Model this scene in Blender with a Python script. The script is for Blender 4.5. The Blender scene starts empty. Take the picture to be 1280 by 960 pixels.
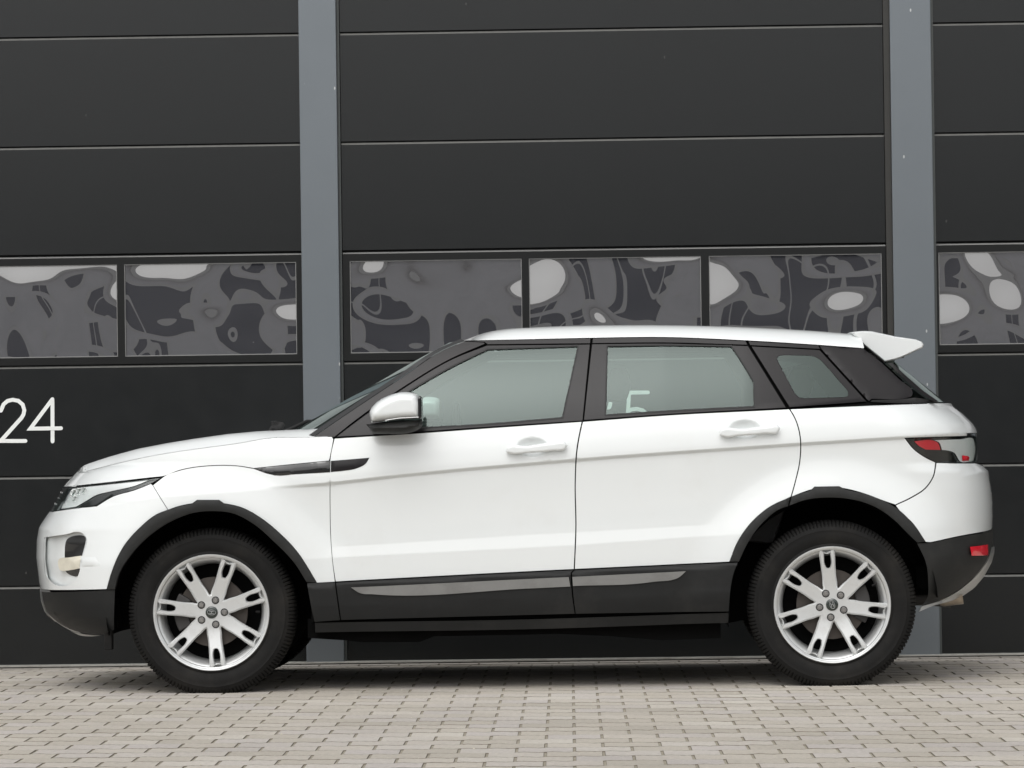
import bpy, bmesh, math, random
import numpy as np
from mathutils import Vector, Matrix
from mathutils.geometry import delaunay_2d_cdt
random.seed(7)
scene = bpy.context.scene
C = scene.collection
# ------------------------------------------------------------------ camera
def look_camera():
    yaw, pitch, roll = math.radians(1.45), math.radians(0.72), math.radians(0.774)
    fw = Vector((-math.sin(yaw) * math.cos(pitch), math.cos(yaw) * math.cos(pitch), math.sin(pitch)))
    r0 = Vector((math.cos(yaw), math.sin(yaw), 0)); u0 = r0.cross(fw)
    r = r0 * math.cos(roll) - u0 * math.sin(roll); u = r0 * math.sin(roll) + u0 * math.cos(roll)
    cam = bpy.data.cameras.new('camera'); o = bpy.data.objects.new('camera', cam); C.objects.link(o)
    m = Matrix((r, u, -fw)).transposed().to_4x4(); m.translation = Vector((0.405, -17.63, 1.089))
    o.matrix_world = m
    cam.sensor_width = 36.0; cam.lens = 36.0 * 5141 / 1280
    cam.clip_start = 0.1; cam.clip_end = 2000
    scene.camera = o
look_camera()
# ------------------------------------------------------------------ overcast daylight
SUN_EL, SUN_AZ = 50.0, 194.0          # azimuth clockwise from +Y: behind the camera, a little to its left
world = bpy.data.worlds.new('World'); scene.world = world; world.use_nodes = True
wn = world.node_tree.nodes; wl = world.node_tree.links
bg = wn['Background']; sky = wn.new('ShaderNodeTexSky'); sky.sky_type = 'NISHITA'; sky.sun_disc = False
sky.sun_elevation = math.radians(SUN_EL); sky.sun_rotation = math.radians(SUN_AZ)
sky.air_density = 1.0; sky.dust_density = 4.0; sky.ozone_density = 1.0; sky.altitude = 0
hs = wn.new('ShaderNodeHueSaturation'); hs.inputs['Saturation'].default_value = 0.10
wl.new(sky.outputs[0], hs.inputs['Color']); wl.new(hs.outputs[0], bg.inputs['Color'])
bg.inputs['Strength'].default_value = 0.15
sun = bpy.data.lights.new('sun', 'SUN'); sun.energy = 0.7; sun.angle = math.radians(72); sun.color = (1, .985, .96)
so = bpy.data.objects.new('sun', sun); C.objects.link(so)
_e, _a = math.radians(SUN_EL), math.radians(SUN_AZ)
_d = Vector((math.sin(_a) * math.cos(_e), math.cos(_a) * math.cos(_e), math.sin(_e)))
so.rotation_euler = _d.to_track_quat('Z', 'Y').to_euler(); so.location = _d * 30
scene.view_settings.view_transform = 'Standard'; scene.view_settings.look = 'None'
scene.view_settings.exposure = 0.07; scene.view_settings.gamma = 1.0
scene.view_settings.use_curve_mapping = False
# ------------------------------------------------------------------ helpers
def tag(o, label=None, cat=None, group=None, kind=None):
    if label: o['label'] = label
    if cat: o['category'] = cat
    if group: o['group'] = group
    if kind: o['kind'] = kind
    return o
def empty(name, loc=(0, 0, 0), parent=None):
    o = bpy.data.objects.new(name, None); o.empty_display_size = .1; C.objects.link(o); o.location = loc
    if parent: o.parent = parent
    return o
def link(name, me, mat=None, parent=None):
    if mat is not None: me.materials.append(mat)
    o = bpy.data.objects.new(name, me); C.objects.link(o)
    if parent: o.parent = parent
    return o
def mesh(name, verts, faces, mat=None, parent=None, smooth=False, normals=None):
    me = bpy.data.meshes.new(name)
    me.from_pydata([tuple(map(float, v)) for v in verts], [], faces)
    if smooth: me.polygons.foreach_set('use_smooth', [True] * len(me.polygons))
    me.update()
    if normals is not None: me.normals_split_custom_set_from_vertices([tuple(n) for n in normals])
    return link(name, me, mat, parent)
class MB:
    """collects solids into one mesh"""
    def __init__(s): s.v = []; s.f = []
    def add(s, v, f):
        n = len(s.v); s.v += [tuple(p) for p in v]; s.f += [tuple(i + n for i in q) for q in f]
    def box(s, x0, x1, y0, y1, z0, z1):
        v = [(x0, y0, z0), (x1, y0, z0), (x1, y1, z0), (x0, y1, z0), (x0, y0, z1), (x1, y0, z1), (x1, y1, z1), (x0, y1, z1)]
        s.add(v, [(0, 3, 2, 1), (4, 5, 6, 7), (0, 1, 5, 4), (1, 2, 6, 5), (2, 3, 7, 6), (3, 0, 4, 7)]); return s
    def prism(s, pts, a0, a1, axis='y'):
        """polygon pts (x,z) extruded along y, or (y,z) extruded along x"""
        n = len(pts)
        if axis == 'y': v = [(p, a0, q) for p, q in pts] + [(p, a1, q) for p, q in pts]
        else: v = [(a0, p, q) for p, q in pts] + [(a1, p, q) for p, q in pts]
        f = [tuple(range(n)), tuple(range(2 * n - 1, n - 1, -1))] + [(i, i + n, (i + 1) % n + n, (i + 1) % n) for i in range(n)]
        s.add(v, f); return s
    def lathe(s, prof, n=48, close=False):
        """prof: (radius, y); spun about the y axis"""
        m = len(prof); v = []; f = []
        for i in range(n):
            a = 2 * math.pi * i / n; c, d = math.cos(a), math.sin(a)
            v += [(r * c, y, r * d) for r, y in prof]
        for i in range(n):
            j = (i + 1) % n
            for k in range(m - 1 + (1 if close else 0)):
                l = (k + 1) % m
                f.append((i * m + k, i * m + l, j * m + l, j * m + k))
        s.add(v, f); return s
    def tube(s, path, r, n=10, caps=True):
        path = [Vector(p) for p in path]; m = len(path); rr = r if hasattr(r, '__len__') else [r] * m
        v = []; f = []
        t0 = (path[1] - path[0]).normalized(); up = Vector((0, 0, 1)) if abs(t0.z) < .9 else Vector((0, 1, 0))
        for i, p in enumerate(path):
            t = (path[min(i + 1, m - 1)] - path[max(i - 1, 0)]).normalized()
            a = t.cross(up).normalized(); b = a.cross(t).normalized()
            v += [p + (a * math.cos(2 * math.pi * k / n) + b * math.sin(2 * math.pi * k / n)) * rr[i] for k in range(n)]
        for i in range(m - 1):
            for k in range(n):
                l = (k + 1) % n; f.append((i * n + k, i * n + l, (i + 1) * n + l, (i + 1) * n + k))
        if caps: f += [tuple(range(n - 1, -1, -1)), tuple(range((m - 1) * n, m * n))]
        s.add(v, f); return s
    def build(s, name, mat, parent=None, smooth=False, bevel=0, loc=None, auto=None):
        me = bpy.data.meshes.new(name); me.from_pydata(s.v, [], s.f)
        bm = bmesh.new(); bm.from_mesh(me)
        bmesh.ops.recalc_face_normals(bm, faces=bm.faces)
        if bevel:
            ed = [e for e in bm.edges if len(e.link_faces) == 2 and e.calc_face_angle(0) > .5]
            bmesh.ops.bevel(bm, geom=ed, offset=bevel, segments=2, affect='EDGES', profile=.6)
        if auto is not None:
            for e in bm.edges:
                if len(e.link_faces) == 2: e.smooth = e.calc_face_angle(0) < auto
        for f_ in bm.faces: f_.smooth = smooth or auto is not None
        bm.to_mesh(me); bm.free()
        o = link(name, me, mat, parent)
        if loc: o.location = loc
        return o
def catmull(pts, step, closed):
    """smooth curve through points; a third value of 1 marks a sharp corner"""
    P = [np.array(p[:2], float) for p in pts]; K = [len(p) > 2 and bool(p[2]) for p in pts]; n = len(P); out = []
    segs = n if closed else n - 1
    for i in range(segs):
        a, b = P[i], P[(i + 1) % n]
        pa = P[i - 1] if (closed or i > 0) else a
        pb = P[(i + 2) % n] if (closed or i + 2 < n) else b
        L = np.linalg.norm(b - a)
        la = max(np.linalg.norm(a - pa), 1e-6); lb = max(np.linalg.norm(pb - b), 1e-6)
        ta = (b - a) if (K[i] or la < 1e-5) else ((a - pa) / la * lb * 0 + ((b - a) / L * la + (a - pa) / la * L) / (L + la) * L)
        tb = (b - a) if (K[(i + 1) % n] or lb < 1e-5) else (((b - a) / L * lb + (pb - b) / lb * L) / (L + lb) * L)
        m = max(1, int(math.ceil(L / step)))
        for k in range(m):
            t = k / m
            out.append((2 * t**3 - 3 * t**2 + 1) * a + (t**3 - 2 * t**2 + t) * ta + (-2 * t**3 + 3 * t**2) * b + (t**3 - t**2) * tb)
    if not closed: out.append(P[-1])
    return np.array(out)
def area2(p):
    x, y = p[:, 0], p[:, 1]; return np.sum(x * np.roll(y, -1) - y * np.roll(x, -1))
def inset(p, d):
    """move a closed outline inward by d"""
    if area2(p) < 0: p = p[::-1]
    e1 = p - np.roll(p, 1, 0); e2 = np.roll(p, -1, 0) - p
    n1 = np.stack([-e1[:, 1], e1[:, 0]], 1); n2 = np.stack([-e2[:, 1], e2[:, 0]], 1)
    n1 /= np.linalg.norm(n1, axis=1)[:, None] + 1e-12; n2 /= np.linalg.norm(n2, axis=1)[:, None] + 1e-12
    b = n1 + n2; b /= np.maximum(np.sum(b * b, 1)[:, None] / 2, .35)
    return p + b * d
def inside(q, poly):
    x, y = q[:, 0][:, None], q[:, 1][:, None]; a = poly; b = np.roll(poly, -1, 0)
    cond = (a[:, 1] > y) != (b[:, 1] > y)
    xi = a[:, 0] + (y - a[:, 1]) / np.where(b[:, 1] == a[:, 1], 1e-12, b[:, 1] - a[:, 1]) * (b[:, 0] - a[:, 0])
    return (np.sum(cond & (x < xi), 1) % 2) == 1
def dist(q, poly):
    a = poly; b = np.roll(poly, -1, 0); ab = b - a; L = np.sum(ab * ab, 1) + 1e-15; out = np.empty(len(q))
    for i in range(0, len(q), 2000):
        s = q[i:i + 2000]
        t = np.clip(np.sum((s[:, None] - a) * ab, 2) / L, 0, 1)
        out[i:i + 2000] = np.sqrt(np.min(np.sum((a + t[..., None] * ab - s[:, None]) ** 2, 2), 1))
    return out
def triangulate(outline, holes, pts, margin):
    loops = [outline] + holes; V = []; E = []
    for l in loops:
        n = len(V); V += [tuple(p) for p in l]; E += [(n + i, n + (i + 1) % len(l)) for i in range(len(l))]
    nb = len(V)
    if len(pts):
        k = inside(pts, outline) & (dist(pts, outline) > margin)
        for h in holes: k &= ~inside(pts, h) & (dist(pts, h) > margin)
        V += [tuple(p) for p in pts[k]]
    r = delaunay_2d_cdt([Vector(p) for p in V], E, [], 0, 1e-7, True)
    ov = np.array([tuple(p) for p in r[0]]); orig = r[3]
    idx = {}
    for i, o in enumerate(orig):
        for q in o: idx[q] = i
    bl = []; n = 0
    for l in loops: bl.append([idx[n + i] for i in range(len(l))]); n += len(l)
    tri = np.array([tuple(f) for f in r[2]]); cen = ov[tri].mean(1)
    k = inside(cen, outline)
    for h in holes: k &= ~inside(cen, h)
    return ov, [tuple(int(i) for i in f) for f in tri[k]], bl
# ------------------------------------------------------------------ materials (all procedural)
MAT = {}
def mat(name, col, rough=.5, metal=0, coat=0, coat_rough=.03, spec=.5, ior=1.5, var=0, vscale=6, bump=0, bscale=200, dirt=None, rvar=0, alpha=1):
    m = bpy.data.materials.new(name); m.use_nodes = True; MAT[name] = m
    N, L = m.node_tree.nodes, m.node_tree.links; b = N['Principled BSDF']
    b.inputs['Base Color'].default_value = (*col, 1); b.inputs['Roughness'].default_value = rough
    b.inputs['Metallic'].default_value = metal; b.inputs['Coat Weight'].default_value = coat; b.inputs['Coat Roughness'].default_value = coat_rough
    b.inputs['Specular IOR Level'].default_value = spec; b.inputs['IOR'].default_value = ior
    tc = None
    if var or bump or dirt or rvar: tc = N.new('ShaderNodeTexCoord')
    src = None
    if var:
        nz = N.new('ShaderNodeTexNoise'); nz.inputs['Scale'].default_value = vscale; nz.inputs['Detail'].default_value = 6; nz.inputs['Roughness'].default_value = .6
        L.new(tc.outputs['Object'], nz.inputs['Vector'])
        mx = N.new('ShaderNodeMix'); mx.data_type = 'RGBA'
        mx.inputs['A'].default_value = (*[c * (1 - var) for c in col], 1); mx.inputs['B'].default_value = (*[min(1, c * (1 + var)) for c in col], 1)
        L.new(nz.outputs['Fac'], mx.inputs['Factor']); src = mx.outputs['Result']; L.new(src, b.inputs['Base Color'])
    if dirt:       # dirt = (colour, amount, scale, threshold)
        nz = N.new('ShaderNodeTexNoise'); nz.inputs['Scale'].default_value = dirt[2]; nz.inputs['Detail'].default_value = 8; nz.inputs['Roughness'].default_value = .7
        L.new(tc.outputs['Object'], nz.inputs['Vector'])
        rp = N.new('ShaderNodeMapRange'); rp.inputs['From Min'].default_value = dirt[3]; rp.inputs['From Max'].default_value = dirt[3] + .2; rp.inputs['To Max'].default_value = dirt[1]
        L.new(nz.outputs['Fac'], rp.inputs['Value'])
        mx = N.new('ShaderNodeMix'); mx.data_type = 'RGBA'; mx.inputs['B'].default_value = (*dirt[0], 1)
        if src: L.new(src, mx.inputs['A'])
        else: mx.inputs['A'].default_value = (*col, 1)
        L.new(rp.outputs[0], mx.inputs['Factor']); src = mx.outputs['Result']; L.new(src, b.inputs['Base Color'])
    if rvar:
        nz = N.new('ShaderNodeTexNoise'); nz.inputs['Scale'].default_value = 9; nz.inputs['Detail'].default_value = 5
        L.new(tc.outputs['Object'], nz.inputs['Vector'])
        rp = N.new('ShaderNodeMapRange'); rp.inputs['To Min'].default_value = max(0, rough - rvar); rp.inputs['To Max'].default_value = rough + rvar
        L.new(nz.outputs['Fac'], rp.inputs['Value']); L.new(rp.outputs[0], b.inputs['Roughness'])
    if bump:
        nz = N.new('ShaderNodeTexNoise'); nz.inputs['Scale'].default_value = bscale; nz.inputs['Detail'].default_value = 3
        L.new(tc.outputs['Object'], nz.inputs['Vector'])
        bp = N.new('ShaderNodeBump'); bp.inputs['Strength'].default_value = bump; bp.inputs['Distance'].default_value = .002
        L.new(nz.outputs['Fac'], bp.inputs['Height']); L.new(bp.outputs[0], b.inputs['Normal'])
    return m
def glass_mat(name, tint, f0_ior, haze=(.5, .55, .53), haze_amt=0.0, rough=0.0):
    """thin pane: tinted see-through plus a fresnel mirror and a thin diffuse haze"""
    m = bpy.data.materials.new(name); m.use_nodes = True; MAT[name] = m
    N, L = m.node_tree.nodes, m.node_tree.links; N.remove(N['Principled BSDF']); out = N['Material Output']
    tr = N.new('ShaderNodeBsdfTransparent'); tr.inputs[0].default_value = (*tint, 1)
    df = N.new('ShaderNodeBsdfDiffuse'); df.inputs[0].default_value = (*haze, 1)
    gl = N.new('ShaderNodeBsdfGlossy'); gl.inputs['Roughness'].default_value = rough
    gl.inputs[0].default_value = (.88, 1.0, .96, 1)
    fr = N.new('ShaderNodeFresnel'); fr.inputs['IOR'].default_value = f0_ior
    m1 = N.new('ShaderNodeMixShader'); m1.inputs[0].default_value = haze_amt
    m2 = N.new('ShaderNodeMixShader')
    L.new(tr.outputs[0], m1.inputs[1]); L.new(df.outputs[0], m1.inputs[2])
    L.new(fr.outputs[0], m2.inputs[0]); L.new(m1.outputs[0], m2.inputs[1]); L.new(gl.outputs[0], m2.inputs[2])
    L.new(m2.outputs[0], out.inputs[0]); return m
def specks(m, col, scale, size, share, stretch=.5):
    """small flecks: bird lime, chips, dust"""
    N, L = m.node_tree.nodes, m.node_tree.links; b = N['Principled BSDF']
    tc = N.new('ShaderNodeTexCoord'); mp = N.new('ShaderNodeMapping'); mp.inputs['Scale'].default_value = (1, 1, stretch)
    vo = N.new('ShaderNodeTexVoronoi'); vo.inputs['Scale'].default_value = scale
    L.new(tc.outputs['Object'], mp.inputs[0]); L.new(mp.outputs[0], vo.inputs['Vector'])
    lt = N.new('ShaderNodeMath'); lt.operation = 'LESS_THAN'; lt.inputs[1].default_value = size; L.new(vo.outputs['Distance'], lt.inputs[0])
    sc = N.new('ShaderNodeSeparateColor'); L.new(vo.outputs['Color'], sc.inputs[0])
    gt = N.new('ShaderNodeMath'); gt.operation = 'LESS_THAN'; gt.inputs[1].default_value = share; L.new(sc.outputs[0], gt.inputs[0])
    mu = N.new('ShaderNodeMath'); mu.operation = 'MULTIPLY'; L.new(lt.outputs[0], mu.inputs[0]); L.new(gt.outputs[0], mu.inputs[1])
    mx = N.new('ShaderNodeMix'); mx.data_type = 'RGBA'; mx.inputs['B'].default_value = (*col, 1); L.new(mu.outputs[0], mx.inputs['Factor'])
    old = b.inputs['Base Color'].links
    if old: L.new(old[0].from_socket, mx.inputs['A'])
    else: mx.inputs['A'].default_value = b.inputs['Base Color'].default_value
    L.new(mx.outputs['Result'], b.inputs['Base Color'])
mat('paint_white', (.775, .800, .797), .30, coat=1, var=.012, vscale=3, dirt=((.62, .60, .55), .16, 2.2, .56))
mat('plastic_black', (.011, .0115, .0115), .55, var=.25, vscale=4, bump=.25, bscale=900, spec=.28, dirt=((.04, .039, .036), .3, 3, .5))
mat('plastic_arch', (.018, .0185, .018), .58, var=.2, vscale=5, bump=.25, bscale=900, spec=.3, dirt=((.05, .048, .044), .3, 4, .5))
mat('gloss_pillar', (.017, .0155, .0165), .24, spec=.22, var=.1, vscale=12, rvar=.05)
mat('gloss_black', (.012, .012, .012), .15, coat=1)
mat('seal_black', (.008, .008, .008), .6)
mat('silver_satin', (.50, .51, .51), .34, metal=.85, var=.06, vscale=20)
mat('trim_metal', (.34, .345, .345), .32, metal=.8, var=.08, vscale=16, dirt=((.12, .115, .105), .3, 5, .5))
mat('chrome', (.80, .81, .80), .08, metal=1)
mat('rubber', (.0120, .0118, .0115), .66, var=.35, vscale=9, bump=.25, bscale=160, spec=.13, dirt=((.034, .031, .027), .45, 5, .48))
mat('alloy', (.67, .68, .675), .30, metal=.5, coat=.6, coat_rough=.15, var=.05, vscale=14, dirt=((.34, .31, .27), .35, 10, .55))
mat('alloy_inner', (.40, .40, .40), .45, metal=.6, var=.2, vscale=8, dirt=((.2, .17, .13), .5, 9, .45))
mat('brake_steel', (.075, .065, .058), .45, metal=.6, var=.35, vscale=6)
mat('cast_dark', (.03, .028, .027), .6, var=.3)
mat('nut_metal', (.30, .29, .28), .35, metal=.9, var=.15, vscale=60)
mat('emblem_dark', (.012, .02, .016), .25, coat=1)
mat('liner_black', (.0035, .0035, .0035), .95, spec=.1)
mat('under_black', (.0035, .0035, .0035), .9, var=.4, spec=.1)
mat('interior_dark', (.035, .035, .036), .7, var=.2)
mat('interior_light', (.25, .245, .235), .8, var=.1)
mat('lamp_red', (.80, .016, .035), .15, coat=1, bump=.5, bscale=70)
mat('lamp_silver', (.95, .955, .955), .2, metal=.0, coat=1, bump=.6, bscale=45)
mat('lamp_white', (.80, .81, .81), .22, metal=.2, bump=.35, bscale=38)
mat('lamp_yellowed', (.68, .645, .54), .3, coat=.5, var=.25, vscale=25, bump=.4, bscale=60)
mat('exhaust_steel', (.42, .36, .29), .3, metal=.9, var=.3, vscale=15)
mat('rag', (.02, .02, .02), .9, bump=.5, bscale=60)
glass_mat('window_glass', (.66, .77, .73), 1.50, (.46, .60, .55), .075)
glass_mat('tinted_glass', (.08, .092, .09), 1.45, (.2, .23, .22), .03)
glass_mat('lamp_glass', (.97, .97, .97), 1.34, (.6, .6, .6), .0)
# outlines and section curves in metres: (x along the car or wall, z up, 1 = sharp corner)
T = {
 'belt': [(-1.0615, 1.0842), (-0.8069, 1.0904), (-0.6417, 1.0985), (-0.5248, 1.1034), (-0.1488, 1.1248), (0.2584, 1.1474), (0.6062, 1.1687), (1.1459, 1.1887), (1.5152, 1.2001), (1.7394, 1.2046), (1.8227, 1.2055)],
 'shoulder': [(-1.8328, 0.8132), (-1.557, 0.8576), (-1.0547, 0.8853), (-0.8255, 0.8994), (-0.5255, 0.929), (-0.2509, 0.9524), (0.2249, 0.9862), (0.4345, 0.9998), (1.1869, 1.0417), (1.6307, 1.0634), (1.9717, 1.0775)],
 'low_top': [(-1.2172, 0.606), (-0.8082, 0.6214), (0.019, 0.6628), (0.2281, 0.6714), (0.8237, 0.6979), (1.0459, 0.707)],
 'low_bottom': [(-1.2179, 0.558), (-0.8087, 0.5768), (0.0183, 0.6074), (0.2273, 0.6167), (0.823, 0.6501), (1.0453, 0.6626)],
 'nose': [(-1.9164, 0.9858), (-1.9733, 0.9605), (-2.0378, 0.8922), (-2.0705, 0.8221), (-2.1029, 0.7802), (-2.1497, 0.7138), (-2.161, 0.6554), (-2.1641, 0.5783), (-2.1552, 0.4918), (-2.1495, 0.4388), (-2.1466, 0.3859), (-2.1295, 0.3328), (-2.0876, 0.2936), (-2.0208, 0.254), (-1.9716, 0.2287)],
 'tail': [(1.8414, 1.2129), (1.8692, 1.2002), (1.9225, 1.1592), (1.968, 1.1119), (1.985, 1.0776), (1.9871, 1.0074), (1.988, 0.9478), (2.0293, 0.9052), (2.0421, 0.8244), (2.0467, 0.7612), (2.0474, 0.7086), (2.0447, 0.649), (2.0474, 0.5964), (2.052, 0.5508), (2.0408, 0.5054), (2.0049, 0.4393), (1.9604, 0.3883), (1.9162, 0.3598)],
 'hood_crease': [(-1.9274, 0.9557), (-1.7396, 0.9964), (-1.5433, 1.0318), (-1.3611, 1.0556), (-1.2223, 1.0724), (-1.0871, 1.0927), (-0.9279, 1.0944), (-0.8171, 1.0953)],
 'hood_top': [(-2.0572, 0.8939), (-1.9957, 0.9593), (-1.9354, 0.9848), (-1.8021, 1.0232), (-1.6668, 1.0549), (-1.5374, 1.077), (-1.4124, 1.0952), (-1.2695, 1.1132), (-1.1447, 1.1229), (-1.1234, 1.1127)],
 'screen_mid': [(-1.0372, 1.1294), (-0.8097, 1.2567), (-0.5714, 1.3865), (-0.3477, 1.5048)],
 'roof_mid': [(-0.3395, 1.502), (-0.2825, 1.5274), (-0.2078, 1.5526), (-0.1297, 1.5642), (-0.0058, 1.5702), (0.3042, 1.5747), (0.6166, 1.5713), (1.0041, 1.5552), (1.2551, 1.5396), (1.4312, 1.5244)],
 'roof_edge': [(-0.2475, 1.5041), (-0.0742, 1.5051), (0.2979, 1.5082), (0.6128, 1.5069), (0.9673, 1.487), (1.2806, 1.4632), (1.4767, 1.4466)],
 'spoiler': [(1.4234, 1.5182, 1), (1.4757, 1.523), (1.5175, 1.521, 1), (1.6179, 1.498, 1), (1.7086, 1.4841, 1), (1.7349, 1.4733, 1), (1.7438, 1.4599, 1), (1.738, 1.446, 1), (1.6167, 1.3953), (1.5696, 1.3855, 1), (1.4818, 1.458, 1)],
 'rearglass_edge': [(1.568, 1.3791, 1), (1.6982, 1.2554), (1.76, 1.2093, 1)],
 'rearglass_mid': [(1.6368, 1.4028), (1.7491, 1.3087), (1.8648, 1.211)],
 'mirror_cap': [(-0.6446, 1.1979), (-0.622, 1.2316), (-0.5619, 1.2669), (-0.48, 1.2807), (-0.4427, 1.2714), (-0.4247, 1.2391), (-0.427, 1.1677, 1), (-0.5156, 1.1642), (-0.577, 1.1582), (-0.637, 1.1536, 1)],
 'mirror_low': [(-0.6602, 1.1458, 1), (-0.5775, 1.1562), (-0.4221, 1.1629, 1), (-0.4218, 1.1371), (-0.4418, 1.119), (-0.4828, 1.1052), (-0.5646, 1.1029), (-0.6328, 1.1045, 1)],
 'mirror_line': [(-0.5752, 1.1608), (-0.5139, 1.1695), (-0.4255, 1.173)],
 'handle_front': [(-0.0696, 1.0196), (-0.0677, 1.035), (0.0249, 1.0457), (0.1276, 1.058), (0.1824, 1.0586), (0.1925, 1.0469), (0.1854, 1.0299), (0.1271, 1.0204), (0.0244, 1.0136), (-0.044, 1.0104)],
 'handle_rear': [(0.842, 1.0805), (0.844, 1.0962), (0.9482, 1.1064), (1.0507, 1.1159), (1.0916, 1.1181), (1.1017, 1.1064), (1.0946, 1.0894), (1.0331, 1.0813), (0.9307, 1.0745), (0.8624, 1.0707)],
 'dent_front': [(0.0431, 1.0351)],
 'dent_rear': [(0.9521, 1.0982)],
 'wiper': [(-1.0752, 1.0978), (-1.0639, 1.1508), (-1.0389, 1.1575), (-1.0143, 1.1395), (-1.0291, 1.0972)],
 'under': [(-0.9408, 0.2277), (-0.7749, 0.2151), (-0.6973, 0.2057), (-0.4571, 0.2042), (-0.3932, 0.2281), (0.0019, 0.2302), (0.143, 0.232), (0.3718, 0.2187), (0.6004, 0.1982), (0.9348, 0.2047)],
 'exhaust': [(1.8521, 0.3238), (1.9483, 0.3405), (1.9734, 0.3508), (1.9689, 0.2868), (1.9224, 0.2695)],
 'num4': [(-2.3239, 1.2957), (-2.3256, 1.0916), (-2.4329, 1.1546), (-2.2837, 1.1545)],
 'num2': [(-2.5741, 1.2437), (-2.5613, 1.2738), (-2.542, 1.2902), (-2.5167, 1.2956), (-2.4896, 1.2902), (-2.468, 1.2713), (-2.4606, 1.2441), (-2.4647, 1.224), (-2.475, 1.2071), (-2.5774, 1.0969), (-2.4569, 1.0953)],
 'num5': [(0.4618, 1.2891), (0.5582, 1.2893), (0.4489, 1.1959), (0.4992, 1.2048), (0.5491, 1.1868)],
 'wins': [(-2.003, 1.6748), (-1.9681, 1.6743), (-1.1342, 1.6624), (-0.8746, 1.6587), (-0.043, 1.6469), (-0.0083, 1.6464), (0.8215, 1.6346), (0.86, 1.634), (1.6918, 1.6222), (1.9648, 1.6183), (-0.9114, 1.6592), (1.7033, 1.6221), (-1.1032, 1.662), (-0.923, 1.6594), (1.7437, 1.6215), (1.9417, 1.6187)],
 'winrow': [(-1.988, 1.945), (-1.9935, 1.5019), (-1.5609, 1.9485), (-1.5666, 1.4982), (-0.0314, 1.9385), (-0.0374, 1.4922)],
 'reds': [(-0.1157, -0.0122)],
 'hood_low': [(-2.0331, 0.8889), (-1.8084, 0.9093), (-1.5955, 0.9301, 1), (-1.5368, 0.9363), (-1.4783, 0.9581), (-1.4145, 0.9714), (-1.3491, 0.9773), (-1.2116, 0.9741), (-1.1515, 0.9638, 1), (-1.0054, 0.9772), (-0.8281, 0.992, 1), (-0.8204, 1.0262), (-0.8093, 1.0843)],
 'front_fender': [(-1.5457, 0.9295, 1), (-1.5368, 0.9356), (-1.4783, 0.9575), (-1.4145, 0.9707), (-1.3491, 0.9767), (-1.2116, 0.9735), (-1.1515, 0.9627, 1), (-1.099, 0.9428, 1), (-1.0613, 0.9334, 1), (-0.8222, 0.944, 1), (-0.8269, 0.8753), (-0.8286, 0.7757), (-0.8287, 0.7036), (-0.8166, 0.5254), (-0.8105, 0.4721, 1), (-0.8887, 0.4698, 1), (-0.915, 0.5169), (-0.9648, 0.5976), (-1.042, 0.6834), (-1.1204, 0.7496), (-1.2008, 0.7959), (-1.2741, 0.8147), (-1.3477, 0.8246), (-1.4198, 0.8166), (-1.4795, 0.8047), (-1.52, 0.7908, 1), (-1.5268, 0.8022, 1), (-1.5871, 0.8975, 1)],
 'front_bumper': [(-2.0848, 0.7812, 1), (-1.9464, 0.7996), (-1.8378, 0.8097, 1), (-1.7686, 0.8488), (-1.6609, 0.8795), (-1.595, 0.9041, 1), (-1.5871, 0.8975, 1), (-1.5268, 0.8022, 1), (-1.52, 0.7908, 1), (-1.5617, 0.7759), (-1.6421, 0.7166), (-1.7142, 0.6371), (-1.7669, 0.5312), (-1.7923, 0.4535, 1), (-2.138, 0.4408, 1), (-2.1694, 0.4878), (-2.1665, 0.5771), (-2.1636, 0.6545), (-2.1466, 0.7137), (-2.1184, 0.7639)],
 'fog_recess': [(-2.0993, 0.6717, 1), (-1.9918, 0.6864), (-1.9046, 0.6939), (-1.8878, 0.6784), (-1.9052, 0.5872), (-1.9362, 0.4963), (-1.9565, 0.4775), (-2.0563, 0.4744), (-2.0936, 0.5111), (-2.1017, 0.5845)],
 'fog_opening': [(-1.9806, 0.6676), (-1.8953, 0.6784), (-1.9086, 0.5968), (-1.9359, 0.5057), (-1.9866, 0.5221), (-1.994, 0.5928)],
 'fog_lamp': [(-2.0231, 0.5787), (-1.9687, 0.5883), (-1.9124, 0.5968, 1), (-1.9201, 0.5419, 1), (-1.9703, 0.5328), (-2.0187, 0.5335)],
 'fog_blade': [(-1.9109, 0.5958, 1), (-1.8319, 0.5945), (-1.8137, 0.5459, 1), (-1.9174, 0.5406, 1)],
 'headlight': [(-2.0088, 0.8863, 1), (-1.8079, 0.9045), (-1.5912, 0.9259, 1), (-1.5492, 0.9303, 1), (-1.595, 0.9055), (-1.661, 0.8808), (-1.7686, 0.8502), (-1.8379, 0.8114), (-1.9466, 0.8016, 1), (-2.0763, 0.784, 1), (-2.0783, 0.8116), (-2.0419, 0.856)],
 'headlight_clear': [(-1.9708, 0.8853, 1), (-1.7703, 0.9043), (-1.6016, 0.9199, 1), (-1.6683, 0.8949), (-1.7691, 0.8735), (-1.8511, 0.8532), (-1.889, 0.8326), (-1.939, 0.8068, 1), (-2.0207, 0.7961, 1), (-2.0104, 0.8313)],
 'headlight_dark': [(-1.885, 0.8306, 1), (-1.7688, 0.8615), (-1.8418, 0.8138, 1), (-1.9345, 0.8034, 1)],
 'bumper_lower': [(-2.1352, 0.4312, 1), (-1.7924, 0.45, 1), (-1.7554, 0.4506, 1), (-1.766, 0.277, 1), (-1.83, 0.2544), (-1.9268, 0.2557), (-2.0072, 0.271), (-2.0728, 0.3093), (-2.1108, 0.3492), (-2.1248, 0.3914)],
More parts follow.
